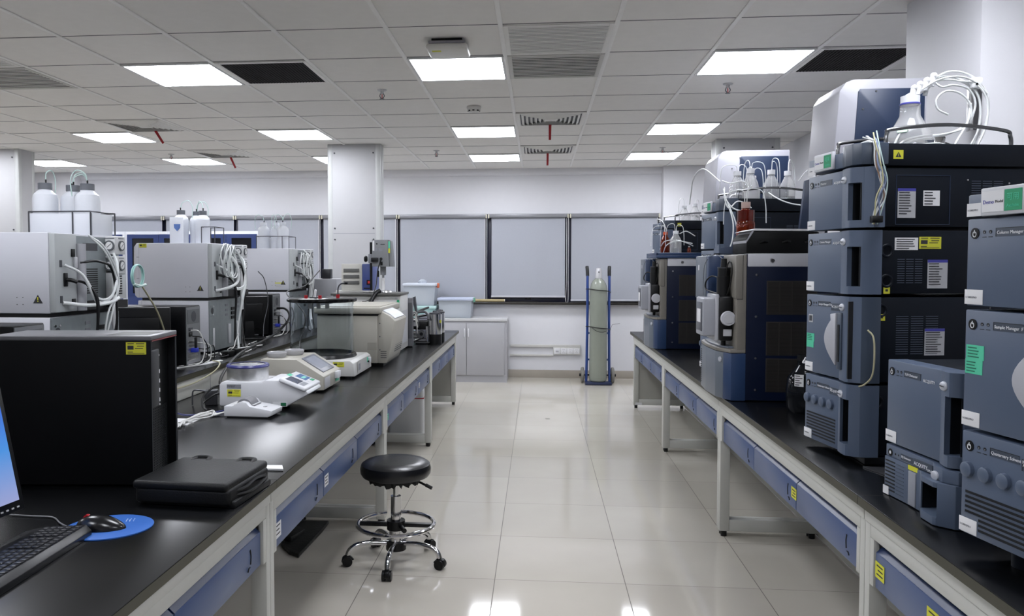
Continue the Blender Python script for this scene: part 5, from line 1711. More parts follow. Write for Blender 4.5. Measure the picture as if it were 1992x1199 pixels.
def side_docs(items):
    """stickers on the near side plane of a module: (kind, y0, z0, y1, z1)"""
    def f(t, w_, h):
        for (k, y0, z0, y1, z1) in items:
            b = MB()
            ym, zm, wy, hz = (y0 + y1) / 2, (z0 + z1) / 2, abs(y1 - y0), abs(z1 - z0)
            X = Matrix.Translation((w_ - .004, ym, zm)) @ Matrix.Rotation(PI / 2, 4, 'Z')
            if k == 'doc':
                label(b, X, wy, hz, M('sheet_grey', '#a9aaae', .6), n=9, head=BLUEI, seed=int(ym * 100))
            elif k == 'note':
                label(b, X, wy, hz, PAPER, n=5, seed=int(ym * 100) + 3)
            elif k == 'yel':
                yellow(b, X, wy, hz)
            elif k == 'sq':
                b.box((-wy / 2, -.0007, -hz / 2), (wy / 2, 0, hz / 2), YEL, X=X)
                b.box((-wy * .2, -.001, -hz * .15), (wy * .2, -.0007, hz * .2), INK, X=X)
            elif k == 'dimple':
                b.lathe([(0, 0), (.014, 0), (.018, .003), (.022, .003), (.024, 0)], NAVY, X=X @ FRONT, n=32)
            elif k == 'inset':
                for q in ((-wy / 2, -hz / 2, wy / 2, -hz / 2 + .002), (-wy / 2, hz / 2 - .002, wy / 2, hz / 2), (-wy / 2, -hz / 2, -wy / 2 + .002, hz / 2), (wy / 2 - .002, -hz / 2, wy / 2, hz / 2)):
                    b.box((q[0], -.0012, q[1]), (q[2], 0, q[3]), NAVYL, X=X)
            elif k == 'vent':
                n = int(hz / .008)
                for q in range(n):
                    zz = -hz / 2 + q * .008
                    for c in range(3):
                        b.box((-wy / 2 + c * wy / 3, -.0008, zz), (-wy / 2 + (c + .82) * wy / 3, 0, zz + .0025), m_v, X=X)
            elif k == 'screw':
                b.cyl((0, 0, 0), (0, -.002, 0), .003, STEEL, X=X, n=10)
            b.build({'doc': 'calibration_sheet', 'note': 'paper_note', 'yel': 'yellow_sticker', 'sq': 'warning_sticker', 'dimple': 'dimple', 'inset': 'side_inset', 'vent': 'side_vent', 'screw': 'screw'}[k], t)
    return f
m_v = M('vent_line', '#3b4454', .4)

def tray(lab, org, rz, z, w_=.34, d_=.66, tagged=True, rail=True, h=.075):
    t = thing('solvent_tray', lab, 'tray', (org[0], org[1], z), rz, 'solvent trays on top of the stacks')
    b = MB()
    b.box((0, .0, .004), (.238, .06, h - .018), SLATE, bev=.003)
    b.prism([(.236, -.004), (.27, -.012), (.31, -.012), (.340, .004), (.352, .035), (.354, .09), (.236, .09)], 'z', .003, h, SLATED, bev=.002)
    b.box((.006, .06, .0), (w_ - .002, d_, .012), NAVY)
    b.box((w_ - .012, .08, .0), (w_ - .0, d_, h), NAVY, bev=.002).box((.006, .06, .0), (.014, d_, h), NAVY, bev=.002).box((.006, d_ - .008, 0), (w_, d_, h), NAVY, bev=.002)
    b.build('tray', t)
    if rail:
        for x in (w_ - .02, .02):
            b = MB()
            b.tube([(x, .10, h - .01), (x, .103, h + .035), (x, .125, h + .050), (x, .32, h + .068), (x, .52, h + .052), (x, .548, h + .03), (x, .552, h - .01)], .0065, M('rail_steel', '#77787a', .2, metal=1), n=10)
            b.build('rail', t)
    b = MB()
    b.box((w_, .115, .022), (w_ + .001, .150, .052), YEL).prism([(.122, .028), (.143, .028), (.1325, .046)], 'x', w_ + .001, w_ + .0014, INK).box((w_ + .0013, .1317, .031), (w_ + .0018, .1333, .040), YEL)
    b.build('warning_sticker', t, 'yellow warning sticker')
    if tagged:
        statusbox(t, .058, .006, -.012)
        b = MB().box((-.003, -.0015, .0), (.050, 0, .030), PAPER).text('LC0802', .0066, MGREY, T(.006, -.0018, .013) @ FRONT)
        b.build('inventory_tag', t, 'white inventory sticker')
    return t

def statusbox(par, x, z, y):
    s_ = MB()
    s_.box((x, y, z), (x + .125, 0, z + .062), M('status_frame', '#bcbdc2', .4), bev=.003)
    o = s_.build('status_holder', par, 'white sliding status sign')
    b = MB()
    b.box((x + .006, y - .001, z + .008), (x + .068, y + .001, z + .054), PAPER)
    b.box((x + .070, y - .001, z + .008), (x + .117, y + .001, z + .054), GREEN)
    b.text('Demo', .0125, BLUEI, T(x + .009, y - .0013, z + .026) @ FRONT)
    b.text('Model', .009, INK, T(x + .044, y - .0013, z + .027) @ FRONT)
    b.text('\u53ef\u7528', .017, GRNS, T(x + .0935, y - .0013, z + .032) @ FRONT, align='CENTER')
    b.text('Available', .0095, GRNS, T(x + .0935, y - .0013, z + .016) @ FRONT, align='CENTER')
    b.build('status_insert', o)
    return o

# ---- stack A (middle right)
A0, AR = (1.021, 3.151), R(-80.12)
D = .775
lcmod('slate pump module with four knobs at the bottom of the tallest stack', A0, AR, .805, .250, 'pump', 'Quaternary Solvent Mgr', extra=side_docs([('dimple', .055, .17, .10, .21), ('doc', .24, .10, .31, .19)]))
lcmod('slate autosampler with silver crescent door, second from bottom of the tallest stack', A0, AR, 1.059, .298, 'sampler', 'Sample Manager FTN', extra=side_docs([('dimple', .06, .23, .11, .27), ('sq', .075, .215, .10, .238), ('doc', .243, .095, .315, .187), ('vent', .14, .10, .30, .24)]), green=False)
lcmod('slate column module above the crescent doored autosampler in the tallest stack', A0, AR, 1.362, .222, 'oven', 'Column Manager', extra=side_docs([('dimple', .08, .13, .125, .17), ('dimple', .08, .03, .125, .065), ('sq', .092, .004, .115, .026), ('note', .129, .153, .212, .195), ('yel', .216, .157, .295, .198), ('doc', .248, .022, .32, .120), ('vent', .14, .04, .235, .13)]))
lcmod('slate detector module at the top of the tallest stack, under the solvent tray', A0, AR, 1.589, .208, 'detector', 'Detector', wide=.012, extra=side_docs([('inset', .129, .012, .323, .180), ('doc', .136, .035, .200, .135), ('note', .227, .076, .286, .128), ('vent', .40, .12, .52, .17), ('screw', .38, .16, .39, .17), ('screw', .53, .15, .54, .16)]))
ts = [o for o in bpy.data.objects if o.name.startswith('chromatography_module')]
b = MB()
b.box((.006, -.001, .118), (.060, 0, .148), GRNS).box((.004, -.0008, .095), (.056, 0, .118), GRNS)
lines(b, T(.033, -.001, .133), .05, .028, 4, m=M('green_ink', '#1d6b56', .6), seed=3)
b.build('calibration_sticker', ts[1], 'mint green calibration sticker')
b = MB()
b.box((.018, -.0012, .19), (.048, 0, .22), LGREY).box((.023, -.0016, .195), (.043, -.001, .215), DGREY)
b.build('usb_port_cover', ts[1])
tray('dark solvent tray with steel rail on the tallest stack, holding a big flask', A0, AR, 1.800)
b = MB()
b.box((1.12, 2.84, .776), (1.62, 3.22, .805), DARKIN, bev=.004)
tag(b.build('drip_plate'), 'black base plate under the tallest stack', 'base')
# base bracket + leaflet under the stack
MBb = MB().prism([(1.10, 2.80), (1.13, 2.70), (1.36, 2.62), (1.36, 2.74)], 'z', .776, .782, DSTEEL)
tag(MBb.build('metal_bracket'), 'thin metal bracket lying under the tallest stack', 'bracket')
# ---- stack B (nearest, cut by the right edge)
B0, BR = (.993, 1.96), R(-78.2)
lcmod('slate pump module with four knobs at the bottom of the nearest stack', B0, BR, .835, .246, 'pump', 'Quaternary Solvent Mgr')
lcmod('slate autosampler with mint green sticker in the nearest stack', B0, BR, 1.085, .278, 'sampler', 'Sample Manager  FTN', green=True)
lcmod('slate column module near the top of the nearest stack at the right edge', B0, BR, 1.367, .205, 'oven', 'Column Manager')
t = thing('solvent_tray', 'grey top unit with demo sign on the nearest stack at the right edge', 'tray', (B0[0], B0[1], 1.575), BR, 'solvent trays on top of the stacks')
b = MB().box((0, 0, .002), (.34, .60, .05), SLATE, bev=.003)
b.build('tray', t)
statusbox(t, .054, -.002, -.014)
MB().box((-.002, -.0015, .0), (.048, 0, .030), PAPER).text('LC0802PRO', .0062, MGREY, T(.001, -.0018, .012) @ FRONT).build('inventory_tag', t, 'white inventory sticker')
st_ = thing('stack_stand', 'dark feet raising the nearest stack above the worktop', 'stand', (B0[0], B0[1], .7755), BR)
u_, v_ = Vector((.2045, -.9789)), Vector((.9789, .2045))
for (a_, c_) in ((.08, .10), (.30, .10), (.08, .5), (.30, .5)):
    MB().cyl((a_, c_, 0), (a_, c_, .0595), .028, NAVY, n=20).build('foot', st_)
# ---- unit C between A and B
C0, CR_ = (1.046, 2.493), R(math.degrees(math.atan2(-.99, .12)))
lcmod('slate detector box on top of the short pair between the two stacks', C0, CR_, .932, .253, 'oven', 'TUV Detector', d_=.42, fw=.262)
t = thing('chromatography_module', 'slate module with bulging front and pale strip, below in the short pair', 'laboratory instrument', (C0[0], C0[1], .778), CR_, 'stacked slate blue chromatography modules')
h = .150
MB().box((.006, .06, .004), (.336, .42, h - .003), NAVY, bev=.004).build('case', t)
b = MB()
top = [(0, 0), (.232, -.002), (.262, -.018), (.31, -.026), (.345, -.005), (.352, .05), (.35, .08), (0, .08)]
b.prism(top, 'z', h - .035, h, SLATE, bev=.002)
low = [(0, -.004), (.11, -.004), (.185, -.008), (.222, -.028)]
b.prism(low + [(.222, .08), (0, .08)], 'z', 0, h - .036, SLATE, bev=.002)
b.prism([(.222, -.028), (.24, -.038), (.30, -.044), (.31, -.040), (.31, .08), (.222, .08)], 'z', 0, .022, SLATE, bev=.001)
b.prism([(.222, -.028), (.24, -.038), (.30, -.044), (.31, -.040), (.31, .08), (.222, .08)], 'z', h - .050, h - .036, SLATE, bev=.001)
b.prism([(.31, -.040), (.345, -.012), (.354, .04), (.352, .08), (.31, .08)], 'z', 0, h - .036, SLATE, bev=.002)
b.box((.222, .02, .022), (.31, .07, h - .05), DARKIN).box((.3085, -.036, .023), (.3105, .03, h - .051), DARKIN).box((.2215, -.024, .023), (.2235, .03, h - .051), DARKIN)
b.build('front_cover', t)
b = MB()
for k in range(9):
    b.box((.006, -.0052, .014 + k * .0108), (.055, -.003, .018 + k * .0108), DARKIN)
    b.box((.062, -.0052, .014 + k * .0108), (.100, -.003, .0155 + k * .0108), SLATED)
b.build('vent_slots', t)
X = Matrix.Translation((.150, -.0065, .055)) @ Matrix.Rotation(-.05, 4, 'Z')
MB().box((-.022, -.003, -.052), (.016, .003, .045), M('pale_strip', '#8f929a', .35), bev=.002, X=X).build('pale_strip', t, 'pale grey strip')
b = MB()
zt = h - .022
b.cyl((.024, 0, zt), (.024, -.0015, zt), .011, BLACK, n=28).cyl((.024, -.0015, zt), (.024, -.002, zt), .005, LOGO, n=12)
b.cyl((.050, 0, zt), (.050, -.001, zt), .003, DARKIN, n=12).cyl((.066, 0, zt), (.066, -.001, zt), .003, DARKIN, n=12)
b.build('power_button', t)
MB().box((.078, -.0012, zt - .009), (.14, 0, zt + .009), NAME).text('SQ Detector', .009, LOGO, T(.081, -.0016, zt - .002) @ FRONT).build('name_plate', t)
MB().box((.148, -.0062, zt - .010), (.235, .0, zt + .012), NAME).text('ACQUITY', .0145, LOGO, T(.152, -.0066, zt - .005) @ FRONT, ext=.0005).text('UPLC', .009, LOGO, T(.214, -.0066, zt - .008) @ FRONT).build('logo', t)
b = MB()
X = Matrix.Translation((.275, -.0215, zt - .004)) @ Matrix.Rotation(PI / 2, 4, 'X')
b.lathe([(0, 0), (.015, 0), (.014, .004), (.010, .006), (0, .0065)], BADGE, n=28, sx=1.1, sy=.85, X=X)
b.build('badge', t)
b = MB()
b.box((.125, -.0072, h - .047), (.172, -.0050, h - .034), YEL, X=None)
b.build('yellow_tag', t, 'small yellow tag')
MB().box((-.003, -.006, .0), (.026, -.0042, .024), PAPER).build('inventory_tag', t, 'white inventory sticker')
cable([(1.44, 2.66, 1.188), (1.40, 2.62, 1.20), (1.42, 2.66, 1.32), (1.50, 2.78, 1.50)], .003, BLACK, 'thin black lead rising from the top of the short pair of modules')
# ---- stack F behind the nearer mass spectrometer
F0 = (1.045, 5.27)
lcmod('slate pump module at the bottom of the stack beyond the nearer mass spectrometer', F0, AR, .805, .25, 'pump', 'Solvent Mgr')
lcmod('slate sampler module in the stack beyond the nearer mass spectrometer', F0, AR, 1.059, .27, 'sampler', 'Sample Manager')
lcmod('slate column module in the stack beyond the nearer mass spectrometer', F0, AR, 1.333, .225, 'oven', 'Column Manager')
lcmod('slate detector module at the top of the stack beyond the nearer mass spectrometer', F0, AR, 1.562, .225, 'detector', 'Detector', extra=side_docs([('inset', .13, .03, .30, .19), ('vent', .40, .06, .54, .15)]))
tray('dark solvent tray crowded with clear bottles, beyond the nearer mass spectrometer', F0, AR, 1.790)
# ---- stack G behind the far mass spectrometer
G0 = (1.06, 7.58)
lcmod('farthest stack, its lower slate module beside the window wall', G0, AR, .805, .50, 'oven', 'Pump')
lcmod('farthest stack, its middle slate module', G0, AR, 1.31, .255, 'oven', 'Manager')
lcmod('farthest stack, its top slate module under the far tray', G0, AR, 1.569, .215, 'detector', 'Detector', extra=side_docs([('inset', .13, .03, .30, .19)]))
tray('farthest solvent tray with three clear bottles near the window wall', G0, AR, 1.787, tagged=False)
for (o_, nm) in ((F0, 'beyond the nearer mass spectrometer'), (G0, 'nearest the window wall')):
    b = MB().box((o_[0] + .08, o_[1] - .28, .776), (o_[0] + .60, o_[1] + .04, .805), DARKIN, bev=.004)
    tag(b.build('drip_plate'), 'black base plate under the stack ' + nm, 'base')

# ================================================================ mass spectrometers
TAUPE = M('taupe_case', '#77736c', .42, var=.03)
MSGREY = M('ms_door_grey', '#5d646e', .36, var=.02)
MSBLUE = M('ms_side_blue', '#263a5c', .35, var=.03)
MSNAVY = M('ms_navy', '#07122a', .4, var=.05, spec=.25)
MSWHITE = M('ms_white', '#b9bac0', .4)
MESH = M('ms_mesh', '#2a2623', .6)
def mass_spec(lab, loc, w_=.635, dep=.66):
    """origin at bench level, far front corner; +x towards the camera, +y away from the aisle"""
    t = thing('mass_spectrometer', lab, 'laboratory instrument', loc, R(-90), 'mass spectrometers on the right bench')
    b = MB()
    b.box((.0, .078, .006), (w_, dep, .745), MSNAVY, bev=.003)
    b.build('cabinet', t)
    MB().box((.02, .12, .0), (w_ - .02, dep - .02, .007), GAP).build('plinth', t)
    MB().box((.0, .080, .680), (w_ + .003, dep, .747), MSWHITE, bev=.006).build('top_band', t)
    b = MB()
    for y in (.20, .42):
        b.lathe([(0, 0), (.012, 0), (.009, .006), (0, .007)], STEEL, X=T(w_ + .003, y, .712, rz=PI / 2) @ FRONT, n=16)
    b.build('top_screws', t)
    for r_ in range(3):
        z0 = .44 - r_ * .205 if r_ < 2 else .05
        z1 = z0 + .19
        b = MB()
        b.box((w_, .175, z0), (w_ + .0015, .42, z1 - .02), MESH)
        n = 26
        for k in range(n):
            zz = z0 + .003 + (z1 - .026 - z0) * k / n
            for c in range(4):
                b.box((w_ + .0014, .180 + c * .06, zz), (w_ + .003, .234 + c * .06, zz + .003), M('mesh_rib', '#131110', .5))
        b.build('side_grille', t)
    b = MB()
    for z in (.64, .43, .22, .06):
        b.lathe([(0, 0), (.006, 0), (.005, .004), (0, .005)], STEEL, X=T(w_ + .0, .125, z, rz=PI / 2) @ FRONT, n=12)
    b.build('side_screws', t)
    # upper front: taupe shell with a flush door
    b = MB()
    b.box((.0, .030, .245), (w_, .078, .742), TAUPE, bev=.006)
    b.build('upper_shell', t)
    b = MB()
    b.box((.36, .024, .52), (w_ + .001, .058, .738), TAUPE, bev=.004)
    b.box((w_ + .0005, .058, .516), (w_ + .0015, .060, .738), GAP).box((w_ + .0005, .030, .516), (w_ + .0015, .060, .519), GAP)
    b.build('upper_door', t)
    b = MB()
    b.box((.02, -.055, .50), (.30, .029, .74), MSGREY, bev=.006).box((.301, -.053, .50), (.355, .029, .74), MSBLUE, bev=.006)
    b.box((.10, -.057, .66), (.13, -.0555, .69), PAPER)
    b.build('fluidics_cover', t)
    # shelf
    b = MB()
    pts = [(.04, .076), (.04, -.01), (.10, -.035), (.30, -.05), (.50, -.042), (.58, -.018), (w_ + .001, .0), (w_ + .001, .077)]
    b.prism(pts, 'z', .245, .262, TAUPE, bev=.003)
    b.prism([(.09, .034), (.12, -.02), (.30, -.035), (.5, -.025), (.58, .0), (.58, .034)], 'z', .262, .272, MSGREY, bev=.003)
    b.build('shelf', t)
    # lower rounded front
    b = MB()
    pts = [(.04, .077), (.04, -.01), (.10, -.035), (.30, -.05), (.50, -.042), (.575, -.020), (.575, .077)]
    b.prism(pts, 'z', .004, .243, MSGREY, bev=.003)
    b.build('lower_front', t)
    b = MB()
    b.prism([(.577, .077), (.577, -.020), (.61, -.006), (w_ + .002, .006), (w_ + .002, .0775)], 'z', .004, .243, MSBLUE, bev=.002)
    b.build('lower_side', t)
    b = MB()
    X = T(.555, -.030, .205, rz=R(18)) @ FRONT
    b.lathe([(0, 0), (.014, 0), (.012, .005), (0, .006)], BADGE, X=X, n=24)
    b.build('badge', t)
    b = MB()
    for k in range(16):
        b.box((.10, -.038, .03 + k * .012), (.16, -.034, .035 + k * .012), GAP, X=T(0, 0, 0))
    b.build('front_vents', t)
    # ion source
    b = MB()
    b.box((.44, -.039, .30), (.57, .029, .53), BLACK, bev=.012)
    b.build('source_housing', t)
    px_, py_ = .507, -.006
    b = MB()
    b.cyl((px_, py_, .53), (px_, py_, .63), .035, BLACK, n=32).cyl((px_, py_, .63), (px_, py_, .675), .031, BLACK, n=32).cyl((px_, py_, .675), (px_, py_, .722), .018, BLACK, r1=.015, n=20).cyl((px_, py_, .672), (px_, py_, .678), .033, DGREY, n=32)
    b.build('probe', t)
    b = MB()
    b.cyl((.568, .0, .417), (.588, .0, .417), .030, BLACK, n=32).cyl((.585, .0, .417), (.602, .0, .417), .038, MSWHITE, r1=.035, n=36).cyl((.602, .0, .417), (.606, .0, .417), .025, LGREY, n=30)
    b.build('source_knob', t)
    MB().box((.569, -.020, .325), (.573, .022, .360), LGREY, bev=.001).build('source_label', t)
    b = MB()
    b.box((.35, -.115, .320), (.535, -.046, .520), M('source_cover_grey', '#9a9ca3', .35), bev=.010, seg=3)
    b.build('source_cover', t)
    b = MB()
    b.box((.34, -.056, .298), (.555, -.036, .540), M('source_rim', '#a9aab0', .35), bev=.009, seg=3)
    b.build('source_rim', t)
    b = MB()
    b.box((.37, -.118, .345), (.515, -.1145, .495), M('window_inset', '#4c4e55', .3), bev=.001).box((.40, -.1195, .39), (.49, -.1175, .46), PAPER)
    b.build('cover_window', t)
    MB().cyl((.51, -.005, .265), (.51, -.005, .30), .012, BLACK, n=16).build('drain', t)
    b = MB()
    b.tube([(.475, -.02, .62), (.42, -.05, .63), (.38, -.07, .60), (.39, -.07, .56), (.47, -.03, .54)], .004, BLACK, n=8)
    b.build('probe_lead', t)
    b = MB()
    b.tube([(.535, -.005, .62), (.56, .0, .69), (.585, .01, .705), (.60, .014, .66), (.58, .01, .59), (.55, .0, .53)], .0035, BLACK, n=8)
    b.build('probe_lead', t)
    b = MB()
    b.tube([(.50, -.01, .72), (.40, -.03, .745), (.32, -.062, .70), (.31, -.07, .60), (.36, -.08, .53)], .0015, DGREY, n=6)
    b.build('sample_line', t)
    b = MB()
    b.cyl((.465, -.025, .62), (.48, -.018, .62), .006, M('brass', '#b59a5a', .25, metal=1), n=12)
    b.build('fitting', t)
    return t
m0 = mass_spec('nearer mass spectrometer with silver knob, black probe and navy side grilles', (.965, 4.757, .775))
dup(m0, (.965, 7.255, .775), R(-90), 'farther mass spectrometer with silver knob, near the window wall', 'mass spectrometers on the right bench')

# black open case on the nearer mass spectrometer
t = thing('instrument_case', 'black box with folded paper on top of the nearer mass spectrometer', 'case', (0, 0, 0))
b = MB()
b.prism([(1.045, 1.523), (1.045, 1.60), (1.075, 1.635), (1.40, 1.632), (1.40, 1.523)], 'y', 4.15, 4.44, M('case_black', '#060708', .55, spec=.2), bev=.008)
b.build('case', t)
b = MB()
b.prism([(1.05, 1.636), (1.09, 1.648), (1.39, 1.644), (1.39, 1.634), (1.08, 1.638)], 'y', 4.155, 4.43, PAPER)
b.prism([(1.043, 1.575), (1.043, 1.585), (1.075, 1.640), (1.08, 1.634)], 'y', 4.145, 4.42, M('paper_fold', '#8f9096', .6))
b.build('paper', t)
b = MB()
for x in (1.13, 1.24, 1.35):
    b.tube([(x - .02, 4.148, 1.578), (x, 4.138, 1.584), (x + .02, 4.148, 1.582)], .004, BLACK, n=8)
b.build('latch', t)
t = thing('open_tray', 'small grey open tray behind the black probe on the nearer mass spectrometer', 'tray', (.985, 4.62, 1.523), R(-90))
MB().box((0, 0, 0), (.13, .12, .006), SLATED).prism([(0, 0), (.13, 0), (.13, .055), (0, .03)], 'y', 0, .008, SLATE).prism([(0, 0), (.12, 0), (.12, .05), (0, .03)], 'x', 0, .006, SLATE).build('tray', t)
# solvent shelf on the farther mass spectrometer
t = thing('solvent_shelf', 'dark blue shelf plate with bottles on the farther mass spectrometer', 'tray', (.955, 7.20, 1.523), R(-90))
MB().box((0, .0, 0), (.60, .45, .022), MSBLUE, bev=.003).box((0, 0, .022), (.60, .012, .042), MSBLUE, bev=.003).box((.588, 0, .022), (.60, .45, .042), MSBLUE, bev=.003).build('shelf', t)

# tall white hoods with navy sides, standing beyond two of the stacks
def hood(lab, x0, y0, wy, dep, ztop, zbot=1.86, sp=0):
    t = thing('tall_instrument', lab, 'laboratory instrument', (x0, y0, .775), 0, 'tall white hooded instruments with navy sides')
    zb, zt = zbot - .775, ztop - .775
    WHH = M('hood_white', '#a4a4ac', .38, var=.01)
    prof = [(.0, zb), (dep, zb), (dep, zt), (.075, zt), (.045, zt - .012), (.022, zt - .045), (.02, zt - .05)]
    MB().prism(prof, 'y', 0, wy, WHH, bev=.006).build('hood', t)
    MB().prism([(.075 + sp, zb), (dep - .01, zb), (dep - .01, zt - .04), (.100 + sp, zt - .04), (.092 + sp, zt - .05)], 'y', -.004, .002, NAVYL, bev=.001).build('side_panel', t)
    b = MB()
    for (x, z) in ((.16, zt - .05), (.11, zt - .12)):
        b.cyl((x, -.004, z), (x, -.006, z), .004, DGREY, n=10)
    b.build('screws', t)
    MB().box((.14, .01, 0), (dep - .02, wy - .01, zb), NAVY).build('lower_cabinet', t)
    return t
hood('tall white hooded instrument with navy side, rising behind the tallest stack', 1.175, 3.345, .31, .355, 2.205)
hood('tall white hooded instrument with navy side, rising behind the crowded solvent tray', 1.16, 5.44, .40, .48, 2.22, sp=.07)
t = thing('upright_panel', 'white edged slanted navy panel standing on the nearer mass spectrometer', 'panel', (1.42, 4.50, 1.523), 0)
MB().prism([(-.02, 0), (.05, 0), (.085, .42), (.02, .40)], 'y', 0, .03, NAVYL, bev=.003).build('panel', t)
MB().prism([(.05, .0), (.11, 0), (.17, .44), (.085, .42)], 'y', 0, .05, MSWHITE, bev=.004).build('edge', t)

# ================================================================ bottles and tubing on the right
AMB = glass('amber_glass', '#a83a14', .03, ior=1.4, trans=.8)
AMBL = M('amber_liquid', '#4a0f06', .15)
REG = glass('reagent_glass', '#ffffff', .06, ior=1.35, trans=.82)
# flask on the tallest stack
t = thing('solvent_flask', 'big clear round shouldered flask topped with white tubing on the tallest stack', 'bottle', (1.315, 3.00, 1.813), 0)
r, h = .080, .235
pr = [(0, 0), (r * .96, 0), (r, .006), (r, .075), (r * .92, .11), (r * .62, .15), (r * .42, .18), (r * .40, .215), (r * .42, .22)]
inn = [(r * .38, .22), (r * .36, .18), (r * .58, .148), (r * .88, .11), (r - .003, .075), (r - .003, .006), (0, .004)]
MB().lathe(pr + inn, REG, n=40).build('glass', t)
MB().lathe([(0, .005), (r - .0036, .007), (r - .0036, .05), (0, .05)], WAT, n=32).build('liquid', t)
MB().cyl((0, 0, .222), (0, 0, .25), .031, M('cap_white', '#d9dadd', .4), n=28).lathe([(.031, .218), (.033, .220), (.033, .224), (.031, .226)], BLUEI, n=28).build('cap', t)
b = MB()
for (x, y, z, s_) in ((.0, -.01, .262, .011), (.02, -.01, .275, .011), (.045, -.005, .288, .012), (.07, .0, .305, .012), (.01, .01, .25, .010), (.055, .012, .275, .010)):
    b.cyl((x, y, z - .02), (x + .006, y, z + .012), s_ * .8, M('fitting_white', '#dfe0e2', .35), n=14).sph((x + .008, y, z + .016), s_, M('fitting_white'), n=12)
b.tube([(-.01, 0, .245), (.03, 0, .268), (.075, 0, .30)], .012, M('fitting_white'), n=12)
b.build('valve_manifold', t)
MB().box((-.016, -.001, -.012), (.016, .001, .012), M('pale_green_tag', '#a9cdb2', .6), X=T(-.045, -.050, .125, rz=-.7, rx=-.6)).build('sticker', t)
b = MB()
b.box((.06, -.06, .0), (.095, -.035, .10), CHROME, bev=.004)
b.box((.02, -.074, .02), (.05, -.071, .085), M('flask_print', '#444a55', .6))
b.build('label', t)
FX, FY, FZ = 1.315, 3.00, 1.813
def rt(pts):
    return [(FX + x, FY + y, FZ + z) for x, y, z in pts]
arcs = [
    [(.06, 0, .30), (.13, .0, .335), (.20, .0, .32), (.25, .0, .27), (.265, .0, .20), (.24, .0, .10)],
    [(.05, .01, .30), (.12, .01, .32), (.19, .01, .30), (.235, .01, .25), (.24, .01, .16), (.22, .01, .06)],
    [(.04, .0, .29), (.11, -.01, .305), (.18, -.01, .29), (.225, -.01, .24), (.23, -.01, .14), (.19, -.01, .05)],
    [(.07, .0, .31), (.10, -.01, .28), (.14, -.01, .285), (.19, -.01, .27), (.215, -.01, .22), (.20, -.01, .15)],
    [(.12, -.02, .18), (.085, -.02, .20), (.08, -.02, .235), (.11, -.02, .262), (.155, -.02, .255), (.19, -.02, .22), (.195, -.02, .17), (.16, -.02, .13), (.08, -.03, .10), (.0, -.04, .09), (-.06, -.05, .06), (-.095, -.06, .0), (-.105, -.07, -.06)],
    [(.20, .0, .16), (.17, -.02, .13), (.10, -.03, .11), (.01, -.05, .10), (-.05, -.06, .08), (-.10, -.07, .02), (-.11, -.075, -.08)],
    [(.10, -.08, .06), (.05, -.09, .07), (-.03, -.08, .06), (-.08, -.08, .03), (-.11, -.08, -.04), (-.115, -.085, -.12)],
    [(.08, -.09, .03), (.0, -.09, .01), (-.05, -.09, .0), (-.09, -.085, .02), (-.115, -.085, -.02)],
    [(.09, -.06, .05), (.08, -.085, .02), (.02, -.09, -.005), (-.04, -.09, .0), (-.08, -.08, .03)],
    [(.16, -.01, .30), (.215, -.02, .28), (.25, -.02, .22), (.245, -.02, .13), (.20, -.02, .03)],
    [(.03, -.02, .27), (.08, -.03, .30), (.15, -.03, .31), (.21, -.02, .29), (.25, -.02, .25)],
    [(.20, -.01, .22), (.18, -.03, .15), (.14, -.05, .09), (.10, -.08, .04), (.06, -.10, .01)],
    [(-.02, -.03, .14), (-.06, -.05, .10), (-.09, -.06, .03), (-.12, -.08, -.03), (-.10, -.09, -.10)],
]
for k, a_ in enumerate(arcs):
    cable(rt(a_), .0036, TUBEW, 'white tubing looping over the big flask on the tallest stack', 'white tubing around the big flask', name='tubing', cat='tubing')
t = thing('tubing_clip', 'white clip gathering the tubing loops right of the big flask', 'clip', rt([(.215, -.01, .29)])[0], 0)
MB().box((-.02, -.012, -.02), (.02, .012, .02), M('fitting_white'), bev=.008).cyl((-.003, -.013, -.005), (-.003, -.015, -.005), .004, BLACK, n=10).build('clip', t)
# bundle running down beside the front of the tallest stack
rr = random.Random(21)
for k in range(8):
    x0, y0 = 1.125 + rr.uniform(-.008, .014), 2.80 + rr.uniform(-.006, .006)
    j = lambda s_: rr.uniform(-s_, s_)
    col = [TUBEW, TUBEW, M('cable_yellow', '#b9b58c', .5), M('cable_blue2', '#7f8cab', .5), TUBEW, TUBEC, TUBEW, M('cable_brown', '#8a6c58', .5)][k]
    pts = [(x0 - .02 + j(.02), y0 + .03, 1.90 + j(.02)), (x0 - .005, y0, 1.87), (x0 + j(.01), y0 - .014, 1.80), (x0 + .012 + j(.01), y0 - .018, 1.745), (x0 + .010 + j(.016), y0 - .016, 1.69), (x0 - .004 + j(.008), y0 - .012, 1.635), (x0 - .008, y0 - .008, 1.60)]
    cable(pts, .0022, col, 'lead in the bundle running down the corner of the tallest stack', 'leads bundled at the corner of the tallest stack')
b = MB().box((1.105, 2.775, 1.605), (1.14, 2.80, 1.628), BLACK, bev=.003)
tag(b.build('cable_clamp'), 'black clamp under the lead bundle on the tallest stack', 'clamp')
cable([(1.105, 2.795, 1.245), (1.118, 2.78, 1.22), (1.12, 2.775, 1.15), (1.115, 2.78, 1.09), (1.10, 2.80, 1.06), (1.09, 2.82, 1.05)], .003, M('cream_tube'), 'thin cream tube curving beside the crescent doored autosampler', name='tubing', cat='tubing')
cable([(1.10, 3.06, 1.866), (1.115, 2.98, 1.876), (1.12, 2.92, 1.885), (1.125, 2.86, 1.885), (1.12, 2.82, 1.87)], .0055, TUBEW, 'white hose lying along the front of the tallest stack tray', name='hose', cat='hose')
t = thing('plastic_bag', 'crumpled clear plastic bag lying on the tray right of the big flask', 'bag', (1.49, 3.04, 1.814), 0)
FILM = glass('clear_film', '#f0f2f6', .15, alpha=.35, trans=.3)
b = MB()
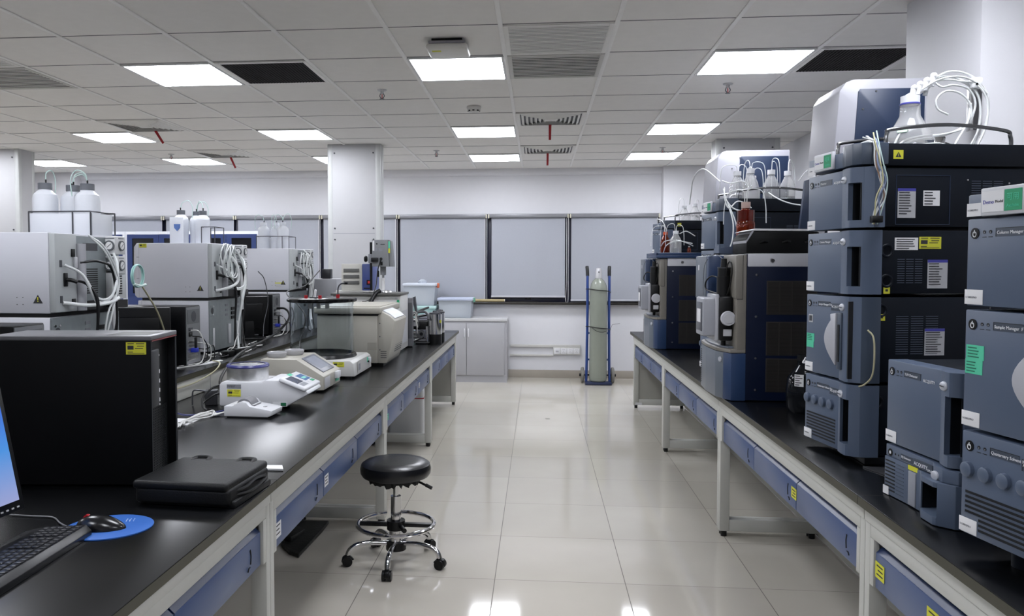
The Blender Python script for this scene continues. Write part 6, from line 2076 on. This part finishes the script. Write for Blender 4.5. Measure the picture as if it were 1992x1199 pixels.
tm = bmesh.new()
bmesh.ops.create_icosphere(tm, subdivisions=4, radius=1)
rr = random.Random(5)
from mathutils import noise
for v in tm.verts:
    p_ = v.co.copy()
    n_ = noise.noise(p_ * 3.1) * .35 + noise.noise(p_ * 7) * .15
    v.co = Vector((p_.x * .15, p_.y * .07, max(0, (p_.z + .1) * .06 + .02 * p_.x)) ) * (1 + n_)
    v.co.z = max(v.co.z, 0)
b.put(tm, FILM)
b.build('film', t)
o = MB().box((1.722, 3.405, 2.005), (1.752, 3.375, 2.17), M('post_grey', '#4c4c4e', .3, metal=.5), bev=.003).box((1.708, 3.404, 2.0), (1.722, 3.376, 2.17), STEEL, bev=.002).build('metal_post')
tag(o, 'short dark metal post fixed to the corner of the white wall column', 'post')
# jug between stack and mass spectrometer
t = thing('wash_jug', 'dark clear jug with white labels between the tallest stack and mass spectrometer', 'bottle', (1.245, 3.86, .776), 0)
SMK = glass('smoky_glass', '#2a2d33', .05, ior=1.3, trans=.7)
MB().lathe([(0, 0), (.065, 0), (.078, .02), (.082, .10), (.075, .16), (.045, .20), (.03, .22), (.03, .25), (.026, .25), (.026, .22), (.041, .198), (.071, .16), (.078, .10), (.074, .02), (.06, .006), (0, .006)], SMK, n=36).build('body', t)
MB().cyl((0, 0, .24), (0, 0, .268), .032, BLACK, n=24).build('cap', t)
b = MB()
X = T(-.045, -.068, .155, rz=R(-33))
label(b, X, .04, .055, PAPER, n=5, seed=8)
X = T(.0, -.083, .075, rz=0)
label(b, X, .035, .045, PAPER, n=0, seed=8)
b.build('labels', t)
MB().tube([(.0, -.02, .26), (-.02, -.06, .25), (-.03, -.08, .24), (.02, -.08, .245)], .004, WHITE, n=8).build('spout', t)

GB = 'clear bottles on the crowded solvent tray'
def tloc(o_, a_, c_, z):
    u = Vector((.1716, -.985)); v = Vector((.985, .1716))
    p_ = Vector(o_) + u * a_ + v * c_
    return (p_.x, p_.y, z)
labF = ['clear bottle at the far left of the crowded solvent tray', 'tall clear bottle standing second from left on the crowded solvent tray', 'clear bottle in the middle of the crowded solvent tray', 'clear bottle right of the middle on the crowded solvent tray',
        'clear bottle in the back row of the crowded solvent tray', 'separate clear bottle at the right end of the crowded solvent tray']
for k, (a_, c_, r_, h_) in enumerate(((.24, .13, .048, .235), (.27, .20, .048, .25), (.25, .34, .048, .245), (.28, .43, .045, .235), (.14, .27, .048, .22), (.27, .60, .036, .165))):
    glassbottle(tloc(F0, a_, c_, 1.803), labF[k], r=r_, h=h_, liquid=WAT if k % 2 else None, capm=M('cap_white', '#d9dadd', .4), grp=GB, tubes=2 if k < 5 else 1, seed=k + 3, gl=REG, lev=.6, lab_=(k == 1))
for k, (a_, c_, h_) in enumerate(((.22, .22, .20), (.27, .30, .215), (.25, .55, .215))):
    glassbottle(tloc(G0, a_, c_, 1.80), 'clear bottle %s on the farthest solvent tray' % ['at the left', 'in the middle', 'at the right'][k], r=.045, h=h_, liquid=WAT, capm=M('cap_white'), grp='clear bottles on the farthest solvent tray', tubes=1, seed=k + 20, gl=REG)
glassbottle((1.133, 4.52, 1.524), 'large amber bottle standing behind the black box on the nearer mass spectrometer', r=.050, h=.285, capm=M('cap_pinkish', '#b39a90', .4), gl=AMB, liquid=AMBL, lev=1.5, tubes=2, seed=31, name='amber_bottle')
glassbottle((1.075, 6.93, 1.546), 'amber bottle with orange cap on the farther mass spectrometer', r=.040, h=.20, capm=M('cap_orange', '#c24a1c', .4), gl=AMB, liquid=AMBL, lev=1.2, tubes=2, seed=32, name='amber_bottle', lab_=False)
glassbottle((1.13, 6.74, 1.546), 'clear graduated bottle on the farther mass spectrometer', r=.047, h=.20, capm=M('cap_white'), gl=REG, liquid=WAT, tubes=2, seed=33)
glassbottle((1.235, 6.72, 1.546), 'tiny amber vial beside the graduated bottle on the farther mass spectrometer', r=.016, h=.075, capm=PAPER, gl=AMB, liquid=AMBL, lev=1, seed=35)
GT = 'white tubing draped over the solvent trays'
for pts in ([(1.10, 5.0, 1.97), (1.02, 5.1, 2.06), (1.0, 5.3, 2.03), (1.02, 5.5, 1.95), (1.03, 5.6, 1.88)],
            [(1.11, 4.93, 1.93), (1.10, 4.88, 1.86), (1.12, 4.86, 1.80), (1.17, 4.87, 1.84), (1.22, 4.88, 1.83), (1.25, 4.86, 1.80)],
            [(1.10, 4.92, 1.92), (1.11, 4.86, 1.84), (1.16, 4.85, 1.79), (1.24, 4.86, 1.785)],
            [(1.38, 4.98, 1.90), (1.42, 4.93, 1.86), (1.48, 4.90, 1.83), (1.56, 4.90, 1.815)],
            [(1.56, 5.0, 1.97), (1.60, 4.96, 2.03), (1.66, 4.94, 2.04), (1.70, 4.93, 2.0)],
            [(1.12, 4.9, 1.84), (1.14, 4.84, 1.72), (1.13, 4.80, 1.62), (1.11, 4.78, 1.56)],
            [(1.13, 4.9, 1.82), (1.16, 4.84, 1.70), (1.15, 4.80, 1.60), (1.10, 4.78, 1.54)],
            [(1.10, 4.95, 1.97), (1.14, 4.9, 1.95), (1.20, 4.88, 1.96), (1.23, 4.87, 1.93), (1.22, 4.86, 1.86)],
            [(1.04, 7.0, 1.60), (1.05, 6.80, 1.66), (1.13, 6.70, 1.67), (1.22, 6.68, 1.64), (1.26, 6.68, 1.62)],
            [(1.03, 6.75, 1.56), (1.05, 6.68, 1.63), (1.14, 6.66, 1.66), (1.25, 6.66, 1.64)],
            [(1.15, 6.68, 1.72), (1.20, 6.66, 1.74), (1.27, 6.65, 1.70)],
            [(1.06, 7.2, 1.80), (1.03, 7.1, 1.86), (1.06, 7.0, 1.84), (1.09, 6.95, 1.76)]):
    cable(pts, .0036, TUBEW, 'white tubing draped at the solvent trays above a mass spectrometer', GT, name='tubing', cat='tubing')
